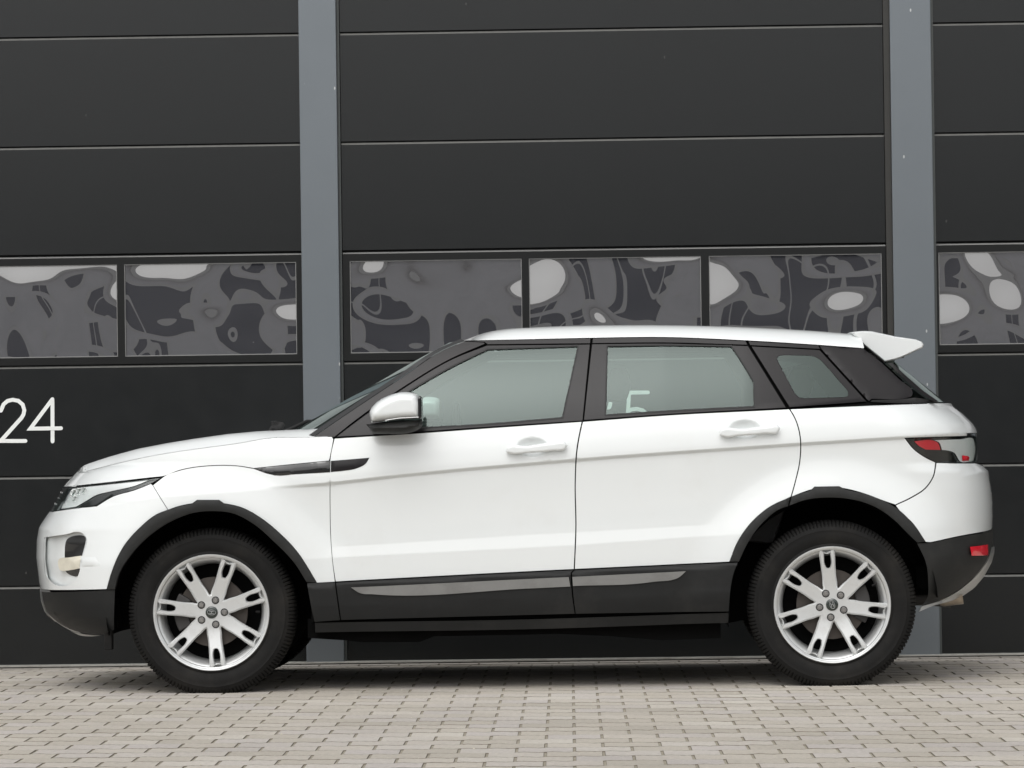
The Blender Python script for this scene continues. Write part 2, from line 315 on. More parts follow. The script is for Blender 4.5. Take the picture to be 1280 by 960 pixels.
 'skid_front': [(-2.1767, 0.4378, 1), (-2.1439, 0.4327, 1), (-2.1323, 0.3903), (-2.1191, 0.346), (-2.0869, 0.3025), (-2.0226, 0.2624), (-1.9298, 0.2504), (-1.8309, 0.2495, 1), (-1.9388, 0.2388), (-2.0454, 0.2459), (-2.1162, 0.2858), (-2.1566, 0.3311), (-2.1703, 0.3774)],
 'arch_front': [(-1.7909, 0.4521, 1), (-1.7669, 0.5312), (-1.7142, 0.6371), (-1.6421, 0.7166), (-1.5617, 0.7759), (-1.4795, 0.8047), (-1.4199, 0.8159, 1), (-1.3939, 0.8334, 1), (-1.2996, 0.8321, 1), (-1.2741, 0.814, 1), (-1.2008, 0.7959), (-1.1204, 0.7496), (-1.042, 0.6834), (-0.9648, 0.5976), (-0.915, 0.5169), (-0.892, 0.4719, 1), (-0.9311, 0.4726, 1), (-0.984, 0.5592), (-1.063, 0.6443), (-1.1608, 0.7306), (-1.2398, 0.7718), (-1.3298, 0.7832), (-1.3998, 0.7787), (-1.5008, 0.745), (-1.6021, 0.6811), (-1.6852, 0.5971), (-1.7361, 0.5173), (-1.756, 0.452, 1)],
 'clad_fender': [(-0.9301, 0.4705, 1), (-0.8099, 0.4704, 1), (-0.7907, 0.3079, 1), (-0.9009, 0.3018, 1), (-0.9096, 0.3451)],
 'vent_fender': [(-1.1505, 0.9634, 1), (-1.0054, 0.9765), (-0.8222, 0.9916, 1), (-0.8236, 0.9426, 1), (-0.9713, 0.9364), (-1.0613, 0.9328), (-1.1018, 0.9443)],
 'vent_door': [(-0.8209, 0.9919, 1), (-0.7305, 0.9982), (-0.6549, 1.0034, 1), (-0.6705, 0.9783), (-0.7102, 0.9576), (-0.7652, 0.948), (-0.8222, 0.9433, 1)],
 'front_door': [(-0.8059, 1.0877, 1), (-0.6409, 1.0957), (-0.5241, 1.101), (-0.1484, 1.1227), (0.2564, 1.1453, 1), (0.2441, 1.0906), (0.2331, 1.0306), (0.2235, 0.8956), (0.223, 0.6899), (0.2137, 0.5131, 1), (-0.0522, 0.5034), (-0.8092, 0.4731, 1), (-0.8166, 0.5254), (-0.8287, 0.7036), (-0.8286, 0.7757), (-0.8269, 0.8753), (-0.8204, 1.0262)],
 'rear_door': [(0.2599, 1.1452, 1), (0.606, 1.1666), (1.1437, 1.1866, 1), (1.1649, 1.15), (1.1809, 1.1019), (1.1884, 1.0471), (1.1836, 0.9582), (1.1658, 0.8833), (1.1446, 0.8119, 1), (1.0464, 0.7653), (0.9759, 0.7058), (0.9146, 0.6218), (0.8791, 0.537, 1), (0.8045, 0.5341), (0.2161, 0.5131, 1), (0.2254, 0.6899), (0.2256, 0.8956), (0.2359, 1.0305), (0.2469, 1.0906)],
 'quarter_panel': [(1.1471, 1.1866, 1), (1.5158, 1.1981), (1.7492, 1.2034), (1.8298, 1.2053, 1), (1.873, 1.1946), (1.8999, 1.1697), (1.9124, 1.1377), (1.9217, 1.061, 1), (1.8459, 1.06), (1.6347, 1.0561, 1), (1.6727, 1.0087), (1.7267, 0.9703), (1.7692, 0.95, 1), (1.7545, 0.8887), (1.7202, 0.8414), (1.6623, 0.8048), (1.5897, 0.7719, 1), (1.5441, 0.7879), (1.465, 0.819), (1.3808, 0.843), (1.2967, 0.8526), (1.2265, 0.8399), (1.1466, 0.8119, 1), (1.1679, 0.8833), (1.1856, 0.9582), (1.1905, 1.0471), (1.1829, 1.1019), (1.1669, 1.15)],
 'tail_light': [(1.6383, 1.0547, 1), (1.8458, 1.0587), (1.9838, 1.058, 1), (1.9851, 1.0075), (1.973, 0.9457, 1), (1.8446, 0.9475), (1.7732, 0.9513), (1.7267, 0.9727), (1.6728, 1.0111)],
 'tail_red': [(1.6765, 1.0422, 1), (1.7576, 1.0445), (1.7791, 1.0356), (1.7933, 1.0028, 1), (1.7252, 1.0056, 1), (1.6903, 1.0266)],
 'tail_clear': [(1.7647, 1.0451, 1), (1.8845, 1.0471), (1.958, 1.0466), (1.97, 1.0079), (1.9561, 0.9526, 1), (1.8833, 0.9529), (1.8565, 0.9896), (1.8227, 1.0006), (1.7987, 1.003, 1), (1.7863, 1.0355)],
 'tail_red_low': [(1.8956, 0.9785, 1), (1.9333, 0.9672), (1.9287, 0.9534, 1), (1.8953, 0.9543, 1)],
 'rear_bumper': [(1.7725, 0.9486, 1), (1.8633, 0.9447), (1.9635, 0.942, 1), (1.9974, 0.9337), (2.0368, 0.9058, 1), (2.0358, 0.8271), (2.0497, 0.8076), (2.0452, 0.7259), (2.0421, 0.6496, 1), (1.8726, 0.6322), (1.738, 0.609, 1), (1.7169, 0.6112, 1), (1.6622, 0.6924), (1.6023, 0.7523), (1.5903, 0.7698, 1), (1.6637, 0.8027), (1.7216, 0.8393), (1.7566, 0.8873)],
 'bumper_rear_lower': [(1.6787, 0.6068, 1), (1.7379, 0.6069, 1), (1.8726, 0.6301), (2.059, 0.6444, 1), (2.0493, 0.5954, 1), (2.0182, 0.5367), (1.977, 0.4808), (1.897, 0.4126), (1.8041, 0.3631), (1.6999, 0.3359, 1), (1.7216, 0.3644), (1.7265, 0.4377), (1.7159, 0.524)],
 'skid_rear': [(2.0663, 0.5698, 1), (2.0494, 0.5019), (2.015, 0.4346), (1.9698, 0.3833), (1.8564, 0.3509), (1.7397, 0.3307), (1.688, 0.3114, 1), (1.6999, 0.3342, 1), (1.8045, 0.3608), (1.899, 0.4105), (1.9801, 0.4787), (2.0215, 0.5349), (2.034, 0.5734, 1)],
 'reflector': [(1.9193, 0.5837, 1), (2.014, 0.5877, 1), (2.013, 0.5408, 1), (1.9264, 0.5451, 1)],
 'arch_rear_door': [(0.8791, 0.5383, 1), (0.9146, 0.6218), (0.9759, 0.7058), (1.0464, 0.7653), (1.1412, 0.8106, 1), (1.1316, 0.7711, 1), (1.1059, 0.764), (1.0249, 0.7052), (0.9547, 0.6114), (0.9186, 0.5379, 1)],
 'arch_rear': [(1.1473, 0.8132, 1), (1.2265, 0.8372, 1), (1.2456, 0.855, 1), (1.3513, 0.8553, 1), (1.3807, 0.8396, 1), (1.465, 0.819), (1.5441, 0.7879), (1.6023, 0.7523), (1.6622, 0.6924), (1.7169, 0.6112, 1), (1.6811, 0.6091, 1), (1.6413, 0.6474), (1.5824, 0.7079), (1.5032, 0.7636), (1.4047, 0.797), (1.3053, 0.8065), (1.206, 0.7975), (1.1371, 0.7745, 1)],
 'clad_front_door': [(-0.8072, 0.4703, 1), (-0.0523, 0.5007), (0.2126, 0.5104, 1), (0.2001, 0.4981, 1), (0.2037, 0.4156), (0.2147, 0.3215, 1), (-0.788, 0.3078, 1)],
 'clad_rear_door': [(0.2167, 0.5103, 1), (0.8045, 0.5314), (0.9152, 0.5352, 1), (0.8958, 0.4868), (0.8842, 0.4338), (0.8731, 0.3242, 1), (0.2175, 0.3214, 1), (0.2071, 0.4156), (0.2035, 0.4981, 1)],
 'chrome_front': [(-0.7431, 0.4484, 1), (-0.6367, 0.4517), (0.0159, 0.4751), (0.1909, 0.4811, 1), (0.1972, 0.4398, 1), (0.0153, 0.4335), (-0.6459, 0.4171), (-0.7059, 0.4237)],
 'chrome_rear': [(0.206, 0.4816, 1), (0.6931, 0.4997, 1), (0.6672, 0.4764), (0.547, 0.4549), (0.2082, 0.4417, 1)],
 'sill': [(-0.9003, 0.299, 1), (0.0134, 0.3007), (0.8724, 0.3194, 1), (0.8724, 0.275, 1), (0.0128, 0.2568), (-0.9002, 0.2558, 1)],
 'pillar_a': [(-0.9091, 1.087, 1), (-0.8059, 1.0932, 1), (-0.7582, 1.1317), (-0.5258, 1.2954), (-0.3002, 1.4285), (-0.1592, 1.488, 1), (-0.1676, 1.4965, 1), (-0.2475, 1.502, 1), (-0.3384, 1.464), (-0.5264, 1.3412), (-0.7658, 1.1834)],
 'strip_front': [(-0.244, 1.5026, 1), (-0.074, 1.5036), (0.298, 1.5064, 1), (0.2957, 1.4829, 1), (-0.1481, 1.485, 1), (-0.162, 1.4951, 1)],
 'strip_rear': [(0.307, 1.5063, 1), (0.6125, 1.5048), (0.9658, 1.4845, 1), (0.9742, 1.4663, 1), (0.6106, 1.4817), (0.304, 1.4832, 1)],
 'strip_quarter': [(0.9761, 1.4837, 1), (1.2787, 1.461, 1), (1.2878, 1.4442, 1), (0.9845, 1.4647, 1)],
 'frame_front': [(-0.7991, 1.0938, 1), (-0.7513, 1.1302), (-0.5189, 1.2939), (-0.2954, 1.4256), (-0.1516, 1.4816, 1), (0.295, 1.4795, 1), (0.2599, 1.1487, 1), (-0.1484, 1.1275), (-0.6409, 1.0999)],
 'glass_front': [(-0.6067, 1.1207, 1), (-0.6008, 1.2204, 1), (-0.4877, 1.2886), (-0.3193, 1.3848), (-0.1487, 1.4675, 1), (0.2465, 1.4756, 1), (0.175, 1.1615, 1), (-0.1483, 1.1385)],
 'frame_rear': [(0.3026, 1.4804, 1), (0.6106, 1.4786), (0.9754, 1.4628, 1), (1.132, 1.1923, 1), (0.6047, 1.1707), (0.264, 1.1507, 1)],
 'glass_rear': [(0.3664, 1.4738, 1), (0.6105, 1.4737), (0.9053, 1.4652, 1), (0.9559, 1.3837), (0.9983, 1.307, 1), (0.9973, 1.1982, 1), (0.6049, 1.183), (0.3554, 1.17, 1)],
 'quarter_window': [(0.9878, 1.4612, 1), (1.2842, 1.4414, 1), (1.4803, 1.2139, 1), (1.3971, 1.2087), (1.1457, 1.1935, 1)],
 'quarter_lens': [(1.0984, 1.4078), (1.1101, 1.4171), (1.1326, 1.4196, 1), (1.2258, 1.417, 1), (1.2568, 1.4129), (1.2872, 1.3948), (1.3071, 1.3723, 1), (1.3898, 1.2727, 1), (1.4005, 1.2536), (1.3976, 1.2398), (1.3815, 1.2352, 1), (1.2125, 1.2325, 1), (1.1885, 1.237), (1.1702, 1.2547, 1), (1.1027, 1.3922, 1)],
 'panel_d': [(1.2828, 1.4596, 1), (1.4757, 1.4442, 1), (1.5493, 1.3856, 1), (1.6274, 1.308), (1.6809, 1.2551), (1.6766, 1.2344), (1.6624, 1.2297), (1.5001, 1.2248, 1), (1.4886, 1.2138, 1), (1.2925, 1.442, 1)],
 'belt_strip': [(1.4919, 1.2124, 1), (1.502, 1.222, 1), (1.6623, 1.227), (1.6833, 1.2295), (1.7467, 1.2219, 1), (1.8089, 1.208, 1), (1.6387, 1.2043)],
 'fuel': [(1.3223, 0.9325)],
}
# ---- shape of the car's flank: y (metres inward from the widest plane) over x (along) and z (up)
HUBX = (-1.3466, 1.3166); HUBZ = 0.347; HALF = 0.95
def _tab(n):
    a = np.array([(p[0], p[1]) for p in T[n]]); return a
def _ip(n):
    a = _tab(n); a = a[a[:, 0].argsort()]
    return lambda x: np.interp(x, a[:, 0], a[:, 1])
def _ipz(n):
    a = _tab(n); a = a[a[:, 1].argsort()]
    return lambda z: np.interp(z, a[:, 1], a[:, 0])
def sst(a, b, x):
    t = np.clip((x - a) / (b - a), 0, 1); return t * t * (3 - 2 * t)
belt = _ip('belt'); shoulder = _ip('shoulder'); low1 = _ip('low_top'); low2 = _ip('low_bottom')
_nose, _tail = _ipz('nose'), _ipz('tail')
def xfront(z): return _nose(z) - .030        # the middle of the nose and tail stands proud of the traced flank ends
def xrear(z): return _tail(z) + .027
RF, RR, PW = 0.62, 0.50, 2.8
def corner(t):
    t = np.clip(t, 0, 1)
    return HALF * (1 - np.power(np.clip(1 - np.power(1 - t, PW), 0, 1), 1 / PW))
DENTS = []          # (x, z, half length, half height, depth)
def flank(x, z):
    x = np.asarray(x, float); z = np.asarray(z, float)
    zb, zs, l1, l2 = belt(x), shoulder(x), low1(x), low2(x)
    ws = sst(-1.12, -0.85, x)                      # the shoulder crease grows out of the fender
    wl = sst(-0.86, -0.80, x) * (1 - sst(0.70, 0.86, x))
    h = np.maximum(z - zb, 0)
    y_up = 0.026 + 0.36 * h + 0.30 * h * h
    y_sh = 0.004 + 0.022 * np.clip((z - zs) / np.maximum(zb - zs, .02), 0, 1) ** 1.8
    st = 0.012
    y_st = 0.004 + (0.015 * ws) * np.clip((zs - z) / st, 0, 1)
    yb = 0.004 + 0.015 * ws
    s = np.clip((zs - st - z) / np.maximum(zs - st - l1, .02), 0, 1)
    y_md = yb + 0.020 * np.sin(s * math.pi / 2)
    ym = yb + 0.020
    f = np.clip((l1 - z) / np.maximum(l1 - l2, .005), 0, 1)
    y_fc = ym - 0.0048 * wl * f
    y_lo = ym - 0.0048 * wl + 0.012 * np.clip((l2 - z) / 0.15, 0, 1.5)
    y = np.where(z >= zb, y_up, np.where(z >= zs, y_sh, np.where(z >= zs - st, y_st,
        np.where(z >= l1, y_md, np.where(z >= l2, y_fc, y_lo)))))
    low = 1 - sst(0.0, 0.05, z - zs)
    for hx in HUBX:                                # flared wheel arches
        r = np.hypot(x - hx, (z - HUBZ) * 1.0)
        y = y - 0.036 * (1 - sst(0.43, 0.66, r)) * np.where(z > zs, np.clip(1 - (z - zs) / .12, 0, 1), 1)
    for dx, dz, a, b, d in DENTS:
        q = ((x - dx) / a) ** 2 + ((z - dz) / b) ** 2
        y = y + d * np.clip(1 - q, 0, 1) ** 1.3
    y = y + np.where(z < zb + .03, corner((x - xfront(z)) / RF), 0)
    wr = 1 - sst(-.02, .03, z - zb)
    y = y + wr * corner((xrear(z) - x) / RR)
    y = y + (1 - wr) * 0.17 * np.clip((x - 0.95) / 1.0, 0, 2) ** 1.6
    return y
# ------------------------------------------------------------------ ground and paving
def paver_material(name, per_object):
    m = mat(name, (.36, .335, .30), .85, bump=.6, bscale=330, spec=.25)
    N, L = m.node_tree.nodes, m.node_tree.links; b = N['Principled BSDF']
    rp = N.new('ShaderNodeValToRGB'); e = rp.color_ramp.elements
    e[0].position = 0; e[0].color = (.440, .404, .350, 1); e[1].position = 1; e[1].color = (.545, .508, .450, 1)
    for p, c in ((.35, (.486, .446, .388)), (.6, (.505, .466, .415)), (.8, (.482, .446, .418))):
        q = e.new(p); q.color = (*c, 1)
    if per_object:
        oi = N.new('ShaderNodeObjectInfo'); L.new(oi.outputs['Random'], rp.inputs[0])
    else:
        at_ = N.new('ShaderNodeAttribute'); at_.attribute_name = 'tone'; L.new(at_.outputs['Fac'], rp.inputs[0])
    ge = N.new('ShaderNodeNewGeometry')
    sp = N.new('ShaderNodeTexNoise'); sp.inputs['Scale'].default_value = 55; sp.inputs['Detail'].default_value = 8; sp.inputs['Roughness'].default_value = .75
    L.new(ge.outputs['Position'], sp.inputs['Vector'])
    bl = N.new('ShaderNodeTexNoise'); bl.inputs['Scale'].default_value = 1.3; bl.inputs['Detail'].default_value = 5
    L.new(ge.outputs['Position'], bl.inputs['Vector'])
    m1 = N.new('ShaderNodeMix'); m1.data_type = 'RGBA'; m1.blend_type = 'OVERLAY'; m1.inputs['Factor'].default_value = .5
    L.new(rp.outputs[0], m1.inputs['A']); L.new(sp.outputs['Fac'], m1.inputs['B'])
    m2 = N.new('ShaderNodeMix'); m2.data_type = 'RGBA'; m2.blend_type = 'OVERLAY'; m2.inputs['Factor'].default_value = .22
    L.new(m1.outputs['Result'], m2.inputs['A']); L.new(bl.outputs['Fac'], m2.inputs['B'])
    L.new(m2.outputs['Result'], b.inputs['Base Color'])
    return m
paver_material('paver', True); paver_material('paver_far', False)
mat('joint_sand', (.33, .297, .235), .95, var=.45, vscale=25, bump=.8, bscale=120)
mat('paver_edge', (.19, .168, .13), .95, var=.4, vscale=40)
gm = mat('yard_paving', (.34, .315, .285), .88, bump=.5, bscale=300, spec=.25)
def yard_nodes(m):
    N, L = m.node_tree.nodes, m.node_tree.links; b = N['Principled BSDF']
    ge = N.new('ShaderNodeNewGeometry'); br = N.new('ShaderNodeTexBrick')
    br.inputs['Scale'].default_value = 1.0; br.inputs['Brick Width'].default_value = .2; br.inputs['Row Height'].default_value = .2
    br.inputs['Mortar Size'].default_value = .006; br.inputs['Color1'].default_value = (.33, .305, .272, 1)
    br.inputs['Color2'].default_value = (.38, .358, .326, 1); br.inputs['Mortar'].default_value = (.12, .105, .08, 1)
    L.new(ge.outputs['Position'], br.inputs['Vector']); L.new(br.outputs['Color'], b.inputs['Base Color'])
yard_nodes(gm)
# yard: one sheet to the horizon with an open field where the separate pavers lie
YB = 3.10; KS = (YB + 17.63) / (2.22 + 17.63); DZ = 1.089 * (KS - 1)      # where the warehouse front stands
PX0, PX1, PY0, PY1 = -7.0, 7.4, -7.3, YB - .20
def fall(y): return -DZ * min(1, max(0, (y - 1.75) / (PY1 - .02 - 1.75)))     # the paving falls to a gutter along the wall
gv = []; gf = []
xs = [-900, PX0, PX1, 900]; ys = [-900, -7.5, PY0, 1.75, PY1, 900]
for y in ys:
    for x in xs: gv.append((x, y, fall(y)))
for j in range(5):
    for i in range(3):
        if i == 1 and j in (2, 3): continue
        k = j * 4 + i; gf.append((k, k + 1, k + 5, k + 4))
tag(mesh('ground', gv, gf, gm), kind='structure')
bed = mesh('pavement', [(x, y, fall(y) - .0036) for y in (PY0, 1.75, PY1) for x in (PX0, PX1)], [(0, 1, 3, 2), (2, 3, 5, 4)], MAT['joint_sand'])
tag(bed, kind='structure')
mat('asphalt', (.045, .045, .046), .9, var=.3, vscale=3, bump=.6, bscale=150)
tag(mesh('unseen_road', [(-900, -40, .004), (900, -40, .004), (900, -7.6, .004), (-900, -7.6, .004)], [(0, 1, 2, 3)], MAT['asphalt']), kind='structure')  # unseen road, added to darken the low reflections in the warehouse wall
PIT = .20; ROT = math.radians(.67)
def wave(x): return .015 * math.sin(2 * math.pi * x / .1)
def paver_shape(variant):
    rnd = random.Random(variant); hx, hy = PIT / 2 - .0058, PIT / 2 - .0080; ch = .005
    xs_ = [-hx + 2 * hx * i / 8 for i in range(9)]
    top = [(x, -hy + wave(x)) for x in xs_] + [(x, hy + wave(x)) for x in xs_[::-1]]
    out = [(x * (1 + ch / hx * .55), y + (-.0030 if i < 9 else .0030)) for i, (x, y) in enumerate(top)]
    n = len(top); tl = [rnd.uniform(-.0004, .0004) for _ in range(4)]
    def z(x, y): return tl[0] * x / hx + tl[1] * y / hy
    v = [(x, y, z(x, y)) for x, y in top] + [(x, y, -.0065) for x, y in out]
    f = [(i, i + 1, 16 - i, 17 - i) for i in range(8)] + [(i, i + n, (i + 1) % n + n, (i + 1) % n) for i in range(n)]
    f = [q if k < 8 else q for k, q in enumerate(f)]
    return v, f
shapes = [paver_shape(i) for i in range(5)]
shape_me = []
for i, (v, f) in enumerate(shapes):
    me = bpy.data.meshes.new('paver'); me.from_pydata(v, [], f)
    bm = bmesh.new(); bm.from_mesh(me); bmesh.ops.recalc_face_normals(bm, faces=bm.faces)
    if max(bm.faces, key=lambda q: q.calc_area()).normal.z < 0: bmesh.ops.reverse_faces(bm, faces=bm.faces)
    bm.to_mesh(me); bm.free()
    me.materials.append(MAT['paver']); me.materials.append(MAT['paver_edge']); shape_me.append(me)
    for q in me.polygons: q.material_index = 0 if q.normal.z > .8 else 1
spots = []
cr, sr = math.cos(ROT), math.sin(ROT)
for j in range(-38, 15):
    for i in range(-37, 38):
        u, w = (i + .5 * (j % 2)) * PIT + .014, j * PIT + .02
        x, y = u * cr - w * sr + .19, u * sr + w * cr
        if PX0 + .1 < x < PX1 - .1 and PY0 + .1 < y < PY1 - .1: spots.append((x, y))
def in_view(x, y): return abs((x + .44) + (y) * .0253 - .19) < (y + 17.63) * .128 and y > -4.25
seen = sorted([s for s in spots if in_view(*s)], key=lambda s: s[1])
near = seen[:300]; rest = [s for s in spots if s not in set(near)]
for k, (x, y) in enumerate(near):
    o = bpy.data.objects.new('paver', shape_me[random.randrange(5)]); C.objects.link(o); o.parent = bed
    o.location = (x, y, random.uniform(-.0005, .0005)); o.rotation_euler = (0, 0, ROT + random.uniform(-.003, .003))
vv = []; ff = []; tone = []
for x, y in rest:
    v, f = shapes[random.randrange(5)]; n = len(vv); dz = random.uniform(-.0005, .0005); a = ROT + random.uniform(-.003, .003)
    c, s = math.cos(a), math.sin(a)
    vv += [(x + p[0] * c - p[1] * s, y + p[0] * s + p[1] * c, p[2] + dz + fall(y + p[1])) for p in v]; ff += [tuple(i + n for i in q) for q in f]
    tone += [random.random()] * len(f)
o = mesh('paver_field', vv, ff, MAT['paver_far'], bed); o['kind'] = 'stuff'
o.data.materials.append(MAT['paver_edge'])
for q in o.data.polygons: q.material_index = 0 if abs(q.normal.z) > .8 else 1
at_ = o.data.attributes.new('tone', 'FLOAT', 'FACE'); at_.data.foreach_set('value', tone)
bm = bmesh.new(); bm.from_mesh(o.data); bmesh.ops.recalc_face_normals(bm, faces=bm.faces)
bm.to_mesh(o.data); bm.free()
# fallen crumbs and seeds in the joints
mat('crumb', (.55, .51, .43), .8, var=.3)
mb = MB()
for k in range(90):
    x = random.uniform(-2.6, 2.7); y = random.uniform(-4.2, 1.9); r = random.choice((.002, .0025, .003, .0045))
    v = [(x + r * random.uniform(.7, 1.3) * a, y + r * random.uniform(.7, 1.3) * b, max(0, c) * r + .001) for a, b, c in ((-1, -1, 0), (1, -1, 0), (1, 1, 0), (-1, 1, 0), (0, 0, 1.2))]
    mb.add(v, [(0, 1, 4), (1, 2, 4), (2, 3, 4), (3, 0, 4)])
tag(mb.build('grit', MAT['crumb']), 'pale crumbs and grit scattered over the paving', 'grit', kind='stuff')

# ------------------------------------------------------------------ warehouse front
mat('panel_anthracite', (.0050, .0062, .0067), .20, spec=.50, var=.18, vscale=2.2, bump=.07, bscale=260, dirt=((.012, .012, .012), .2, 1.6, .56), rvar=.04)
mat('panel_lip', (.115, .115, .108), .5, spec=.4, var=.25, vscale=30)
mat('frame_black', (.0055, .006, .006), .30, spec=.34, var=.15, vscale=8)
mat('pillar_grey', (.185, .205, .222), .30, metal=.6, spec=.5, var=.05, vscale=3, bump=.08, bscale=300, dirt=((.26, .27, .27), .35, 38, .66))
mat('rail_grey', (.055, .062, .060), .4, spec=.6, var=.15)
mat('rail_brown', (.026, .025, .022), .45, var=.2)
mat('gasket', (.22, .22, .215), .5, var=.2)
mat('threshold', (.30, .295, .27), .6, var=.25, vscale=14, dirt=((.12, .11, .09), .6, 6, .5))
mat('lettering', (.80, .82, .80), .5)
def acrylic():
    m = mat('acrylic_pane', (.062, .062, .068), .0, spec=.5, ior=3.5)
    N, L = m.node_tree.nodes, m.node_tree.links; b = N['Principled BSDF']
    tc = N.new('ShaderNodeTexCoord'); oi = N.new('ShaderNodeObjectInfo')
    ad = N.new('ShaderNodeVectorMath'); ad.operation = 'ADD'
    ml = N.new('ShaderNodeVectorMath'); ml.operation = 'SCALE'; ml.inputs['Scale'].default_value = 41.0
    cb = N.new('ShaderNodeCombineXYZ'); L.new(oi.outputs['Random'], cb.inputs[0]); L.new(oi.outputs['Random'], cb.inputs[2])
    L.new(cb.outputs[0], ml.inputs[0]); L.new(tc.outputs['Object'], ad.inputs[0]); L.new(ml.outputs[0], ad.inputs[1])
    nz = N.new('ShaderNodeTexNoise'); nz.inputs['Scale'].default_value = 2.2; nz.inputs['Detail'].default_value = 1.0; nz.inputs['Roughness'].default_value = .3
    L.new(ad.outputs[0], nz.inputs['Vector'])
    bp = N.new('ShaderNodeBump'); bp.inputs['Strength'].default_value = 1; bp.inputs['Distance'].default_value = .0165
    L.new(nz.outputs['Fac'], bp.inputs['Height']); L.new(bp.outputs[0], b.inputs['Normal'])
    return m
acrylic()
specks(MAT['pillar_grey'], (.55, .56, .55), 20, .075, .22, .45)
specks(MAT['panel_anthracite'], (.05, .05, .048), 15, .05, .10, .5)
specks(MAT['frame_black'], (.06, .06, .055), 18, .06, .15, .6)
YW = 2.22      # sections are drawn for a plane at YW and stand, to scale, at YB
B = empty('warehouse_building', (.405, YB, -DZ))
tag(B, 'anthracite warehouse front with sectional doors, grey steel columns and a strip of acrylic windows', 'building')
def bbuild(mb, name, m, parent=None, **k):
    """build under the warehouse: vertices are given in world metres"""
    mb.v = [((x - .405) * KS, y - YW, (z - 1.089) * KS + 1.089 + DZ) for x, y, z in mb.v]
    return mb.build(name, MAT[m], parent or B, **k)
LEV = [3.579, 3.047, 2.516, 1.990, 1.455, .920, .389, .004]
bays = [(-3.755, -1.106), (-.908, 1.7125), (1.943, 4.560)]
def strokes(polys, w, y, name, parent):
    mb = MB()
    for pl in polys:
        P = np.array(pl); n = len(P); L = []; Rr = []
        for i in range(n):
            d = P[min(i + 1, n - 1)] - P[max(i - 1, 0)]; d = d / np.linalg.norm(d); q = np.array([-d[1], d[0]])
            if 0 < i < n - 1:
                d1 = (P[i] - P[i - 1]); d1 /= np.linalg.norm(d1); d2 = P[i + 1] - P[i]; d2 /= np.linalg.norm(d2)
                q = np.array([-(d1 + d2)[1], (d1 + d2)[0]]); q /= np.linalg.norm(q); q /= max(.4, abs(np.dot(q, [-d1[1], d1[0]])))
            L.append(P[i] + q * w / 2); Rr.append(P[i] - q * w / 2)
        for i in range(n - 1):
            mb.prism([tuple(L[i]), tuple(L[i + 1]), tuple(Rr[i + 1]), tuple(Rr[i])], y - .0015, y, 'y')
        y -= .0008
        for c in (P[0], P[-1]):
            mb.prism([(c[0] + w / 2 * math.cos(a * math.pi / 9), c[1] + w / 2 * math.sin(a * math.pi / 9)) for a in range(18)], y - .0016, y, 'y')
        y -= .0008
    return bbuild(mb, name, 'lettering', parent)
number_of = ['white number 24 on the door panel beside the car bonnet', 'white number 25 on the door panel behind the car windows', None]
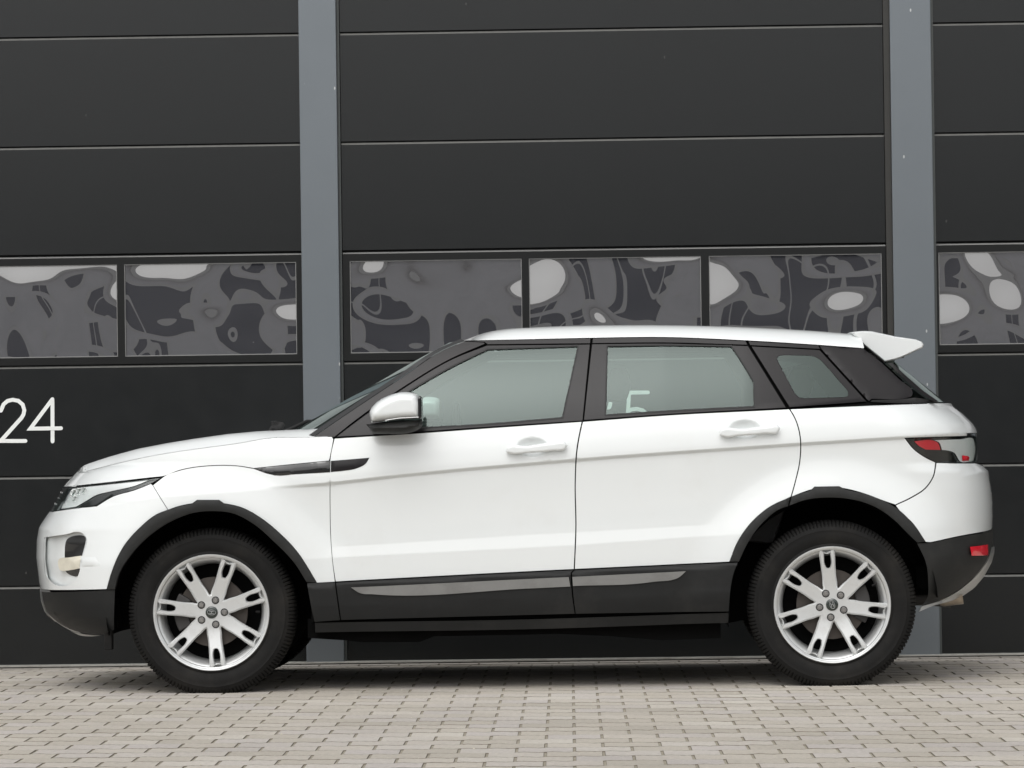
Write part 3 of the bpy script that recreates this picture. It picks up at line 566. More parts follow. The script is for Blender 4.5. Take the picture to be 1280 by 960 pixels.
for bi, (x0, x1) in enumerate(bays):
    dr = bbuild(MB().box(x0 - .01, x1 + .01, YW + .06, YW + .10, .02, 4.25), 'overhead_door', 'frame_black')
    for k in range(len(LEV)):
        zt = LEV[k - 1] if k else 4.12; zb = LEV[k]
        if k == 4:          # glazed section
            zt_, zb_ = zt, zb + .006
            w0 = [(-2.801, -2.003), (-1.968, -1.134)] if bi == 0 else None
            step = .8655
            panes = [(x0 + .040 + i * step, x0 + .040 + i * step + .8315) for i in range(3)]
            if bi == 0: panes = [(-1.134 - .834 - (2 - i) * .0 - (2 - i) * .869 + .869 * 0 + 0, 0) for i in range(0)] + [(-3.705, -2.872), (-2.836, -2.003), (-1.968, -1.134)]
            if bi == 1: panes = [(-.8746, -.0430), (-.0083, .8215), (.8600, 1.6918)]
            if bi == 2: panes = [(1.9650, 2.7980), (2.8330, 3.6660), (3.7010, 4.5340)]
            py0, py1 = 1.497, 1.944
            mb = MB().box(x0, x1, YW - .004, YW + .05, py1, zt_ - .012).box(x0, x1, YW - .004, YW + .05, zb_ + .0, py0)
            ed = [x0] + [e for p in panes for e in p] + [x1]
            for i in range(0, len(ed), 2): mb.box(ed[i], ed[i + 1], YW - .004, YW + .05, py0, py1)
            bbuild(mb, 'window_frame', 'frame_black', dr)
            bbuild(MB().prism([(YW + .0, zt_ - .012), (YW + .012, zt_ - .004), (YW + .03, zt_ - .004), (YW + .03, zt_ - .012)], x0, x1, 'x'), 'top_lip', 'gasket', dr)  # sloped top lip, also in a lighter grey
            for (a, b) in panes:
                g = 0.0045; y = YW - .001
                bbuild(MB().box(a + .0005, b - .0005, YW + .010, YW + .016, py0 + .0005, py1 - .0005), 'window_pane', 'acrylic_pane', dr)
                mb = MB().box(a, b, y, y + .008, py1 - g, py1).box(a, b, y, y + .008, py0, py0 + g).box(a, a + g * .8, y, y + .008, py0 + g, py1 - g).box(b - g * .8, b, y, y + .008, py0 + g, py1 - g)
                bbuild(mb, 'pane_gasket', 'gasket', dr)
            continue
        # plain section: flat face, a sloped lip on top in a lighter grey, a drip edge at the bottom
        f = YW; lip = .010
        prof = [(f, zb + .0065), (f, zt - lip), (f + .007, zt - .0005), (f + .04, zt - .0005), (f + .04, zb + .0065)]
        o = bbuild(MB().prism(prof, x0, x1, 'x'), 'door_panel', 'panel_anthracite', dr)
        o.data.materials.append(MAT['panel_lip'])
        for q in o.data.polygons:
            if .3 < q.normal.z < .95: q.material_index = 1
    if bi == 0:
        q4 = [(p[0], p[1]) for p in T['num4']]; q2 = [(p[0], p[1]) for p in T['num2']]
        o = strokes([[q4[1], q4[0]], [(q4[0][0], q4[0][1]), q4[2], q4[3]], q2], .0185, YW - .001, 'number_sign', dr); o['label'] = number_of[0]
    if bi == 1:
        px5 = [(p[0], p[1]) for p in T['num5']]; l, t_ = px5[0][0], px5[0][1]
        bowl = [(l + .002, t_ - .050), (l - .002, t_ - .092)] + [(l + .036 + .066 * math.cos(a), t_ - .141 + .063 * math.sin(a)) for a in [math.radians(d) for d in range(110, -141, -25)]]
        five = [(px5[1][0], t_), (l + .004, t_)] + bowl
        two = [(p[0] - q4[0][0] + l + .052, p[1] + .0) for p in q2]
        o = strokes([five, two], .0185, YW - .001, 'number_sign', dr); o['label'] = number_of[1]
for i, (a, b) in enumerate([(-3.955, -3.773), (-1.1045, -.9232), (1.7443, 1.9415), (4.593, 4.790)]):
    zt = 4.25
    bbuild(MB().box(a, b, YW - .05, YW + .08, .0, zt), 'steel_column', 'pillar_grey', bevel=.004)
    if i < 3: bbuild(MB().box(b + .0005, b + .0125, YW - .018, YW + .06, .005, zt), 'guide_rail', 'rail_grey')
    if i > 1: bbuild(MB().box(a - .030, a - .001, YW - .026, YW + .06, .006, zt), 'guide_rail', 'rail_brown')
bbuild(MB().box(-14, 16, YW + .104, YW + .5, .0, 6.2), 'wall', 'panel_anthracite')
for xa, xb in ((-14, -3.96), (4.795, 16)):
    for k in range(len(LEV)):
        zt = LEV[k - 1] if k else 4.12
        bbuild(MB().box(xa, xb, YW, YW + .1, LEV[k] + .006, zt), 'wall_panel', 'panel_anthracite', bevel=.004)
for k in range(4):
    bbuild(MB().box(-14, 16, YW - .03, YW + .1, 4.26 + k * .48, 4.26 + k * .48 + .47), 'wall_panel', 'panel_anthracite', bevel=.004)
bbuild(MB().box(-14, 16, YW - .075, YW + .10, .0045, .0125), 'threshold_strip', 'threshold', bevel=.002)
bbuild(MB().box(-14, 16, YW - .07, YW + .09, -.03, .0043), 'threshold_dark_strip', 'frame_black')  # black strip below the paler threshold top
bbuild(MB().box(-14, 16, YW - .198, YW - .0755, -.03, -.0008), 'gutter_strip', 'yard_paving')

# ------------------------------------------------------------------ offices across the yard, behind the camera: what the panes mirror
mat('office_wall', (.74, .74, .76), .8, var=.15, vscale=1)
mat('office_glass', (.014, .020, .038), .06, spec=.6)
mat('office_frame', (.72, .72, .70), .5)
OB = empty('office_building', (0, -56, 0)); tag(OB, 'grey two storey office block with white window frames facing the warehouse', 'building')
mb = MB().box(-45, 45, -12, 0, 0, 5.4); mb.build('wall', MAT['office_wall'], OB)
MB().box(-45.3, 45.3, -12.3, .3, 5.4, 5.65).build('roof', MAT['office_frame'], OB)
for r, (za, zb) in enumerate(((.8, 2.2), (3.2, 4.7))):
    for i in range(17):
        x = -40 + i * 5.0; w = 3.0 if (i + r) % 3 else 1.7
        f = MB().box(x - w / 2 - .22, x + w / 2 + .22, .001, .06, za - .22, zb + .22).build('window', MAT['office_frame'], OB)
        MB().box(x - w / 2, x - .09, .061, .07, za, zb).build('pane', MAT['office_glass'], f)
        MB().box(x + .09, x + w / 2, .061, .07, za, zb).build('pane', MAT['office_glass'], f)
# ------------------------------------------------------------------ the car
CAR = empty('parked_car', (0, HALF - .04, 0))
tag(CAR, 'white compact luxury SUV with black cladding and silver alloy wheels parked on the paving', 'car')
for n in ('dent_front', 'dent_rear'):
    p = T[n][0]; DENTS.append((p[0], p[1] + .004, .068, .043, .022))
def rows(x):
    zs, l1, l2 = float(shoulder(x)), float(low1(x)), float(low2(x))
    r = list(np.arange(.16, 1.62, .02))
    ft = [zs + .0035, zs, zs - .006, zs - .012, zs - .0155]
    if -.95 < x < .95: ft += [l1 + .004, l1, l1 - .004, l2 + .004, l2, l2 - .004]
    r = [z for z in r if min(abs(z - f) for f in ft) > .005] + ft
    return r
GRID = []
for x in np.arange(-1.95, 1.90, .025):
    GRID += [(x, z) for z in rows(x)]
for z in np.arange(.16, 1.22, .015):
    for t in (.004, .008, .014, .022, .033, .048, .068, .095, .13, .17):
        GRID += [(float(xfront(z)) + RF * t, z), (float(xrear(z)) - RR * t, z)]
for dx, dz, a, b, d in DENTS:
    GRID += [(dx + i * a / 9, dz + j * b / 7) for i in range(-10, 11) for j in range(-8, 9)]
GRID = np.array(GRID)
def normals_of(fn, P):
    h = .0022; gx = (fn(P[:, 0] + h, P[:, 1]) - fn(P[:, 0] - h, P[:, 1])) / (2 * h); gz = (fn(P[:, 0], P[:, 1] + h) - fn(P[:, 0], P[:, 1] - h)) / (2 * h)
    n = np.stack([gx, -np.ones_like(gx), gz], 1); return n / np.linalg.norm(n, axis=1)[:, None]
def outline(name, step=.012): return catmull(T[name], step, True)
def panel(name, key, m, parent=None, off=0.0, holes=(), gap=.0014, depth=.016, fn=None, sides=(-1, 1), flat_edge=0.0, parents=None):
    """body panel cut from the flank by an outline; returns near and far copies"""
    fn = fn or flank
    o = outline(key) if isinstance(key, str) else np.array(key)
    o = inset(o, gap); hs_ = [inset(outline(h) if isinstance(h, str) else np.array(h), -gap * .5) for h in holes]
    lo, hi = o.min(0) - .01, o.max(0) + .01
    g = GRID[(GRID[:, 0] > lo[0]) & (GRID[:, 0] < hi[0]) & (GRID[:, 1] > lo[1]) & (GRID[:, 1] < hi[1])]
    V, F, loops = triangulate(o, hs_, g, .0045)
    y = fn(V[:, 0], V[:, 1]) + off; N = normals_of(fn, V)
    if flat_edge:                                   # a rounded edge: the rim dips and its normals lean outward
        d = np.minimum.reduce([dist(V, l) for l in [o] + hs_]); k = np.clip(1 - d / flat_edge, 0, 1)
        y = y + flat_edge * .45 * k ** 2
    out = []
    for si, s in enumerate(sides):
        X = np.stack([V[:, 0], (y - HALF), V[:, 1]], 1); n = N.copy(); f = list(F)
        if flat_edge: n = None
        verts = [tuple(p) for p in X]; nn = [tuple(p) for p in n] if n is not None else None
        # faces: make them look outward (-y)
        ff = []
        for q in f:
            a, b, c = (V[q[0]], V[q[1]], V[q[2]])
            cr_ = (b[0] - a[0]) * (c[1] - a[1]) - (b[1] - a[1]) * (c[0] - a[0])
            ff.append(q if cr_ > 0 else q[::-1])
        for l in loops:
            pl = V[l]; ccw = area2(pl) > 0
            if l is not loops[0]: ccw = not ccw
            n0 = len(verts); m_ = len(l)
            e = np.roll(pl, -1, 0) - np.roll(pl, 1, 0); e /= np.linalg.norm(e, axis=1)[:, None] + 1e-12
            on = np.stack([e[:, 1], -e[:, 0]], 1) * (1 if ccw else -1)
            if l is not loops[0]: pass
            for k in l: verts.append(tuple(X[k]))
            for k in l: verts.append((X[k][0], X[k][1] + depth, X[k][2]))
            if nn is not None: nn += [(a, 0, b) for a, b in on] * 2
            for i in range(m_):
                j = (i + 1) % m_; q = (n0 + i, n0 + m_ + i, n0 + m_ + j, n0 + j)
                ff.append(q if ccw else q[::-1])
        if s > 0:
            verts = [(a, -b, c) for a, b, c in verts]; ff = [q[::-1] for q in ff]
            if nn is not None: nn = [(a, -b, c) for a, b, c in nn]
        par = parents[si] if parents else (parent or CAR)
        ob = mesh(name, verts, ff, MAT[m], par, smooth=True, normals=nn)
        if nn is None:
            bm = bmesh.new(); bm.from_mesh(ob.data); bm.to_mesh(ob.data); bm.free()
        out.append(ob)
    return out
def puff(name, key, m, yc, front, back, R, parents, step=.006, grid=.006, power=2.0, slope=(0, 0)):
    """rounded solid from a side outline: thick in the middle, thin at the rim"""
    o = catmull(T[key], step, True) if isinstance(key, str) else np.array(key)
    if area2(o) < 0: o = o[::-1]
    lo, hi = o.min(0), o.max(0)
    g = np.array([(x, z) for x in np.arange(lo[0], hi[0], grid) for z in np.arange(lo[1], hi[1], grid)])
    V, F, loops = triangulate(o, [], g, grid * .5)
    d = np.clip(dist(V, o) / R, 0, 1); k = (1 - (1 - d) ** power) ** (1 / power)
    c0 = V.mean(0); base = yc + slope[0] * (V[:, 0] - c0[0]) + slope[1] * (V[:, 1] - c0[1])
    ya = base - front * k; yb = base + back * k
    nV = len(V); res = []
    for s, par in zip((-1, 1), parents):
        v = [(p[0], a - HALF, p[1]) for p, a in zip(V, ya)] + [(p[0], b - HALF, p[1]) for p, b in zip(V, yb)]
        ff = []
        for q in F:
            a, b, c = V[q[0]], V[q[1]], V[q[2]]
            cr_ = (b[0] - a[0]) * (c[1] - a[1]) - (b[1] - a[1]) * (c[0] - a[0])
            q = q if cr_ > 0 else q[::-1]; ff.append(q); ff.append(tuple(i + nV for i in q[::-1]))
        l = loops[0]
        if area2(V[l]) < 0: l = l[::-1]
        for i in range(len(l)):
            a, b = l[i], l[(i + 1) % len(l)]; ff.append((a, a + nV, b + nV, b))
        if s > 0: v = [(a, -b, c) for a, b, c in v]; ff = [q[::-1] for q in ff]
        me_o = mesh(name, v, ff, MAT[m], par, smooth=True)
        bm = bmesh.new(); bm.from_mesh(me_o.data); bmesh.ops.remove_doubles(bm, verts=bm.verts, dist=1e-5); bmesh.ops.recalc_face_normals(bm, faces=bm.faces)
        for e in bm.edges:
            if len(e.link_faces) == 2: e.smooth = e.calc_face_angle(0) < .75
        bm.to_mesh(me_o.data); bm.free()
        res.append(me_o)
    return res
def loft(name, sections, m, parent, smooth=True, thick=0):
    """sections: equal-length lists of 3D points in car space"""
    n = len(sections[0]); v = [tuple(p) for s in sections for p in s]
    f = [(i * n + k, i * n + k + 1, (i + 1) * n + k + 1, (i + 1) * n + k) for i in range(len(sections) - 1) for k in range(n - 1)]
    o = mesh(name, v, f, MAT[m], parent, smooth=smooth)
    bm = bmesh.new(); bm.from_mesh(o.data); bmesh.ops.recalc_face_normals(bm, faces=bm.faces)
    if sum((q.normal.z * 1.0 + q.calc_center_median().x * q.normal.x * .3) * q.calc_area() for q in bm.faces) < 0: bmesh.ops.reverse_faces(bm, faces=bm.faces)
    bm.to_mesh(o.data); bm.free()
    if thick:
        md = o.modifiers.new('thickness', 'SOLIDIFY'); md.thickness = thick; md.offset = -1
    return o
# --- lower body panels
fender = panel('front_fender', 'front_fender', 'paint_white')
bumper = panel('front_bumper', 'front_bumper', 'paint_white', holes=['fog_recess'])
fdoor = panel('front_door', 'front_door', 'paint_white')
rdoor = panel('rear_door', 'rear_door', 'paint_white')
quarter = panel('quarter_panel', 'quarter_panel', 'paint_white')
rbumper = panel('rear_bumper', 'rear_bumper', 'paint_white')
def crease_line():
    return catmull(T['hood_crease'], .02, False)
hc = crease_line(); hl = catmull(T['hood_low'], .012, False)
hood_poly = np.vstack([hl, hc[::-1]])
hood_side = panel('hood', hood_poly, 'paint_white', gap=.0015)
hood_side[1].name = 'hood_flank'; hood_side[0].name = 'hood_flank'
# --- black cladding
archf = panel('wheel_arch_trim', 'arch_front', 'plastic_arch', off=-.012, gap=.0006, depth=.05, flat_edge=.010)
archr = panel('wheel_arch_trim', 'arch_rear', 'plastic_arch', off=-.012, gap=.0006, depth=.05, flat_edge=.010)
archd = panel('wheel_arch_trim', 'arch_rear_door', 'plastic_arch', off=-.012, gap=.0006, depth=.05, flat_edge=.010, parents=rdoor)
def clad_fn(x, z):
    y = flank(x, z); zb = np.interp(x, [-.95, 1.0], [.335, .385])
    tp = np.interp(x, [-.9, 1.0], [.475, .545])
    y = y - .016 * sst(0, .02, tp - z)              # bulges out below the top flange
    return y + .55 * np.clip(zb + .03 - z, 0, 1) ** 1.4
panel('sill_cladding', 'clad_fender', 'plastic_black', off=-.006, gap=.0012, fn=clad_fn)
cf = panel('door_cladding', 'clad_front_door', 'plastic_black', off=-.006, gap=.0012, fn=clad_fn, parents=fdoor)
cr2 = panel('door_cladding', 'clad_rear_door', 'plastic_black', off=-.006, gap=.0012, fn=clad_fn, parents=rdoor)
panel('trim_strip', 'chrome_front', 'trim_metal', off=-.012, gap=.0004, depth=.02, fn=clad_fn, parents=fdoor)
panel('trim_strip', 'chrome_rear', 'trim_metal', off=-.012, gap=.0004, depth=.02, fn=clad_fn, parents=rdoor)
panel('sill', 'sill', 'plastic_black', off=.003, gap=.0008, fn=clad_fn)
panel('bumper_cladding', 'bumper_lower', 'plastic_black', off=-.002, gap=.001, parents=bumper)
panel('skid_plate', 'skid_front', 'silver_satin', off=-.003, gap=.0002, depth=.03, parents=bumper)
rcl = panel('bumper_cladding', 'bumper_rear_lower', 'plastic_arch', off=-.003, gap=.0012, parents=rbumper)
panel('skid_plate', 'skid_rear', 'silver_satin', off=-.002, gap=.0002, depth=.03, parents=rbumper)
panel('reflector', 'reflector', 'lamp_red', off=-.006, gap=.0, depth=.01, parents=rbumper)
panel('side_vent', 'vent_fender', 'gloss_black', off=-.004, gap=.0004, depth=.02, flat_edge=.006, parents=fender)
panel('side_vent', 'vent_door', 'gloss_pillar', off=-.004, gap=.0004, depth=.02, flat_edge=.006, parents=fdoor)
# --- fog lamp recess
panel('fog_recess', 'fog_recess', 'paint_white', off=.032, gap=-.006, parents=bumper, depth=.01)
panel('air_intake', 'fog_opening', 'gloss_black', off=.029, gap=.0005, depth=.01, parents=bumper)
panel('fog_lamp', 'fog_lamp', 'lamp_yellowed', off=.008, gap=.0, depth=.05, flat_edge=.02, parents=bumper)
panel('fog_blade', 'fog_blade', 'paint_white', off=-.003, gap=.0, depth=.03, flat_edge=.012, parents=bumper)
# --- lamps
hlb = panel('headlight', 'headlight', 'gloss_black', off=.016, gap=.0005, depth=.05)
panel('reflector_bowl', 'headlight_clear', 'lamp_white', off=.010, gap=.001, depth=.01, parents=hlb)
panel('shroud', 'headlight_dark', 'gloss_black', off=.004, gap=.002, depth=.01, parents=hlb)
panel('lens', 'headlight', 'lamp_glass', off=.0, gap=.001, depth=.004, parents=hlb)
def bulb(x, z, r, depth_off, m, par, name):
    for s, p in zip((-1, 1), par):
        y = float(flank(x, z)) + depth_off - HALF
        mb = MB().lathe([(.0, .0), (r * .45, -.002), (r * .8, -.006), (r, -.016), (r * 1.06, -.016), (r * 1.06, .0)], 20)
        o = mb.build(name, MAT[m], p, smooth=True); o.location = (x, y if s < 0 else -y, z)
        if s > 0: o.rotation_euler = (0, 0, math.pi)
hx_, hz_ = -1.93, .845
for (bx, bz, br) in ((-1.955, .862, .018), (-1.93, .872, .014), (-1.905, .876, .012), (-1.95, .84, .012)):
    bulb(bx, bz, br, .012, 'chrome', hlb, 'projector')
tlb = panel('tail_light', 'tail_light', 'gloss_black', off=.012, gap=.0008, depth=.04)
panel('lamp_chamber', 'tail_red', 'lamp_red', off=.004, gap=.0, depth=.01, parents=tlb)
panel('lamp_chamber', 'tail_clear', 'lamp_silver', off=.005, gap=.0, depth=.01, parents=tlb)
panel('lamp_chamber', 'tail_red_low', 'lamp_red', off=.002, gap=.0, depth=.004, parents=tlb)
panel('lens', 'tail_light', 'lamp_glass', off=.0, gap=.001, depth=.004, parents=tlb)
# --- greenhouse
panel('pillar_trim', 'pillar_a', 'gloss_pillar', off=.002, gap=.0012)
panel('roof_trim', 'strip_front', 'gloss_pillar', off=-.002, gap=.0012, parents=fdoor)
panel('roof_trim', 'strip_rear', 'gloss_pillar', off=-.002, gap=.0012, parents=rdoor)
panel('roof_trim', 'strip_quarter', 'gloss_pillar', off=-.002, gap=.0012)
panel('window_frame', 'frame_front', 'gloss_pillar', off=0, gap=.0015, holes=['glass_front'], parents=fdoor)
panel('window_frame', 'frame_rear', 'gloss_pillar', off=0, gap=.0015, holes=['glass_rear'], parents=rdoor)
def ring(name, key, m, par, w, off, depth):
    o = outline(key); panel(name, inset(o, -w * .3), m, off=off, holes=[inset(o, w)], gap=0, depth=depth, parents=par)
ring('window_seal', 'glass_front', 'seal_black', fdoor, .005, -.0015, .01)
ring('window_seal', 'glass_rear', 'seal_black', rdoor, .005, -.0015, .01)
panel('window', 'glass_front', 'window_glass', off=.005, gap=.0008, depth=.004, parents=fdoor)
panel('window', 'glass_rear', 'window_glass', off=.005, gap=.0008, depth=.004, parents=rdoor)
qw = panel('quarter_window', 'quarter_window', 'gloss_pillar', off=.001, gap=.0018, holes=['quarter_lens'])
panel('window', 'quarter_lens', 'window_glass', off=.001, gap=.0003, depth=.003, parents=qw)
panel('pillar_trim', 'panel_d', 'gloss_pillar', off=-.001, gap=.0015, flat_edge=.006)
panel('belt_trim', 'belt_strip', 'seal_black', off=.004, gap=.001)
# --- dark inner shell behind the shut lines
def arc(cx, r, a0, a1, n=18): return [(cx + r * math.cos(math.radians(a0 + (a1 - a0) * i / n)), HUBZ + r * math.sin(math.radians(a0 + (a1 - a0) * i / n))) for i in range(n + 1)]
shell = [(-1.86, .44), (-1.82, .44)] + arc(HUBX[0], .455, 172, 8) + [(-.88, .33), (.87, .36)] + arc(HUBX[1], .455, 174, 12) + [(1.78, .50), (1.80, .62), (1.80, .88), (1.82, .96), (1.82, 1.06), (1.74, 1.18), (1.0, 1.165), (.25, 1.125), (-.80, 1.072), (-1.08, 1.04), (-1.35, 1.00), (-1.60, .955), (-1.80, .88), (-1.86, .80)]
panel('inner_shell', catmull([(*p, 1) for p in shell], .02, True), 'liner_black', off=.05, gap=0, depth=.005)
# upper shell behind the pillars
up = [(-.82, 1.085), (-.30, 1.47), (.0, 1.487), (.30, 1.49), (.62, 1.488), (.96, 1.468), (1.28, 1.445), (1.45, 1.43), (1.70, 1.21), (1.0, 1.17), (.2, 1.13)]
panel('inner_frame', catmull([(*p, 1) for p in up], .02, True), 'liner_black', off=.024, gap=0, depth=.004, holes=[inset(outline('glass_front'), -.004), inset(outline('glass_rear'), -.004), inset(outline('quarter_lens'), -.004)])
# --- bonnet top, roof, screens
def tcurve(y): return 1 - (1 - (1 - y / HALF) ** PW) ** (1 / PW)
def across(xe, ye, ze, xm, zm, n, pw):
    """section from the near edge over the centre to the far edge"""
    pts = []
    for i in range(-n, n + 1):
        s = 1 - abs(i) / n; k = 1 - (1 - s) ** pw
        pts.append((xe + (xm - xe) * k, (HALF - ye) * (i / n), ze + (zm - ze) * k))
    return pts
ht = np.array([(p[0], p[1]) for p in T['hood_top']]); htx = np.linspace(-1.93, -.835, 46)
sec = []
for x in htx:
    zc = float(np.interp(x, hc[:, 0], hc[:, 1])); ye = float(flank(x, zc)); zt = float(np.interp(x, ht[:9, 0], ht[:9, 1]))
    if x > -1.1447: zt = 1.123 + (x + 1.1447) * .03
    pts = []
    n = 22
    for i in range(-n, n + 1):
        s = (1 - abs(i) / n) ** 2.4; k = (1 - (1 - min(1, s * 8.0)) ** 2.0)
        bul = .006 * sst(.0, .13, s) - .014 * sst(.13, .8, s)   # raised shoulders of the clamshell
        pts.append((x, (HALF - ye) * (1 - s) * (1 if i > 0 else -1), zc + (zt - zc - .006) * k + bul))
    sec.append(pts)
# the leading edge curls down to the nose
e0 = sec[0]; nose = []
for p in e0:
    f = p[1] / abs(e0[0][1]); yy = HALF - abs(f) * (HALF - .25); z = .955
    nose.append((float(xfront(z)) + RF * tcurve(yy) + .002, (HALF - .25) * f, z))
mid = [tuple(.5 * a + .5 * b + (.010 if i == 2 else 0) for i, (a, b) in enumerate(zip(p, q))) for p, q in zip(e0, nose)]
sec = [nose, mid] + sec
hood = loft('hood', sec, 'paint_white', CAR)
for o in hood_side: o.parent = hood
# rear edge of the bonnet rolls down over the cowl
re = sec[-1]; loft('hood_edge', [re, [(p[0] + .004, p[1], p[2] - .02) for p in re]], 'paint_white', hood)
rm = catmull(T['roof_mid'], .02, False); rd = catmull(T['roof_edge'], .02, False)
sec = []
for t in np.linspace(0, 1, 60):
    xe = rd[0, 0] + (rd[-1, 0] - rd[0, 0]) * t; ze = float(np.interp(xe, rd[:, 0], rd[:, 1])); ye = float(flank(xe, ze)) + .002
    xm = rm[0, 0] + (rm[-1, 0] - rm[0, 0]) * t; zm = float(np.interp(xm, rm[:, 0], rm[:, 1])) - .010 - .006 * t ** 3
    n = 22; pts = []
    for i in range(-n, n + 1):
        s = (1 - abs(i) / n) ** 2.4; k = (1 - (1 - min(1, s * 5.0)) ** 2.2) ** .8 - .12 * sst(.22, .8, s); kx = 1 - (1 - s) ** 2
        pts.append((xe + (xm - xe) * kx, (HALF - ye) * (1 - s) * (1 if i > 0 else -1), ze + (zm - ze) * k))
    sec.append(pts)
roof = loft('roof', sec, 'paint_white', CAR)
# roof flange between the roof skin and the trim
for s in (-1, 1):
    ed = [(p[0][0], p[0][1], p[0][2]) for p in sec]
    ed = [(a, b * -s, c) for a, b, c in ed] if s > 0 else ed
    loft('roof_flange', [ed, [(a, b * .96, c - .012) for a, b, c in ed]], 'seal_black', roof)
# windscreen
pa = outline('pillar_a'); sm = catmull(T['screen_mid'], .03, False)
lowA, topA = T['pillar_a'][0], T['pillar_a'][6]
pal = [T['pillar_a'][i][:2] for i in (0, 10, 9, 8, 7)]
palc = catmull([(a, b) for a, b in pal], .02, False)
sec = []
for t in np.linspace(0, 1, 24):
    i = t * (len(palc) - 1); e = palc[int(i)] + (palc[min(int(i) + 1, len(palc) - 1)] - palc[int(i)]) * (i - int(i))
    q = t * (len(sm) - 1); mpt = sm[int(q)] + (sm[min(int(q) + 1, len(sm) - 1)] - sm[int(q)]) * (q - int(q))
    ye = float(flank(e[0], e[1])) + .004
    pts = []; n = 14
    for k_ in range(-n, n + 1):
        s = 1 - abs(k_) / n; k = 1 - (1 - s) ** 2.4
        pts.append((e[0] + (mpt[0] - e[0]) * k, (HALF - ye) * (k_ / n), e[1] + (mpt[1] - e[1]) * k))
    sec.append(pts)
ws = loft('windscreen', sec, 'tinted_glass', CAR)
for s in (0, -1):
    loft('screen_trim', [[(p[s][0], p[s][1], p[s][2] + .002) for p in sec], [(p[s][0] - .018, p[s][1] * .985, p[s][2] + .010) for p in sec]], 'gloss_black', ws)
# cowl and the wiper bundle at its end
MB().box(-1.14, -.80, -.80, .80, 1.03, 1.082).build('cowl', MAT['seal_black'], CAR)
mb = MB()
wz = 1.10
for k in range(14):
    a = random.uniform(0, 6.28); mb.tube([(-1.10 + random.uniform(-.008, .008), -.62 + random.uniform(-.03, .03), 1.09), (-1.09 + .014 * math.cos(a), -.62 + .03 * math.sin(a), 1.132), (-1.075 + .024 * math.cos(a * 2), -.60, 1.152 + .014 * math.sin(a))], random.uniform(.008, .013), 6)
mb.tube([(-1.09, -.62, 1.10), (-.98, -.2, 1.165), (-.95, .3, 1.17)], .008, 8)
mb.build('wiper', MAT['rag'], CAR, smooth=True)
# rear screen and tailgate
re_ = catmull(T['rearglass_edge'], .02, False); rmid = catmull(T['rearglass_mid'], .02, False)
sec = []
for t in np.linspace(0, 1, 14):
    f = lambda a: a[int(round(t * (len(a) - 1)))]
    e, m_ = f(re_), f(rmid); ye = .24 - .08 * t
    pts = []
    for k_ in range(-12, 13):
        s = 1 - abs(k_) / 12; k = 1 - (1 - s) ** 3
        pts.append((e[0] + (m_[0] - e[0]) * k, (HALF - ye) * k_ / 12, e[1] + (m_[1] - e[1]) * k))
    sec.append(pts)
loft('rear_window', sec, 'tinted_glass', CAR)
for s in (-1, 1):
    e = [(p[0] + .012, s * (HALF - .235 + .075 * i / (len(re_) - 1)), p[1] + .002) for i, p in enumerate(re_)]
    loft('rear_window_trim', [e, [(a + .022, b - s * .02, c) for a, b, c in e]], 'gloss_pillar', CAR)
def meet(yy, z, front):
    """x at which the flank, wrapping round the corner, reaches the depth yy"""
    e = float(xfront(z)) if front else float(xrear(z)); a, b = 0.0, .6; s = 1 if front else -1
    for _ in range(26):
        m_ = (a + b) / 2
        if float(flank(e + s * m_, z)) > yy: a = m_
        else: b = m_
    return e + s * b
def fascia(name, z0, z1, m, front, parent, inn=.002, y0=.30, nz=10):
    sec = []
    for z in np.linspace(z0, z1, nz):
        pts = []
        for i in range(-14, 15):
            yy = HALF - (HALF - y0) * abs(i) / 14
            x = meet(yy, z, front) + (inn if front else -inn)
            pts.append((x, (HALF - y0) * i / 14, z))
        sec.append(pts)
    return loft(name, sec, m, parent)
fascia('hood_nose', .893, .957, 'paint_white', True, hood, nz=6, y0=.25)
fascia('grille', .785, .889, 'gloss_black', True, CAR, nz=8)
fascia('bumper_centre', .445, .782, 'paint_white', True, bumper[0], nz=14)
fascia('skid_plate', .245, .441, 'silver_satin', True, bumper[0], nz=8)
mb = MB()
for z in (.81, .835, .86):
    for k in range(-6, 7):
        y = k * .08; x = float(xfront(z)) + RF * tcurve(HALF - abs(y) - .03) + .0035; mb.box(x, x + .02, y - .03, y + .03, z - .008, z + .008)
mb.build('grille_mesh', MAT['silver_satin'], CAR)
MB().box(-2.170, -2.15, -.26, .26, .632, .664).build('number_plate', MAT['gloss_black'], bumper[0], bevel=.003)
tg = fascia('tailgate', 1.074, 1.204, 'paint_white', False, CAR, nz=10, y0=.17, inn=.004)
fascia('tailgate_lower', .955, 1.071, 'paint_white', False, tg, y0=.53, inn=.008)
fascia('bumper_centre', .655, .93, 'paint_white', False, rbumper[0], nz=12)
fascia('bumper_cladding', .575, .648, 'plastic_arch', False, rbumper[0], nz=5)
fascia('skid_plate', .362, .572, 'silver_satin', False, rbumper[0], nz=10)
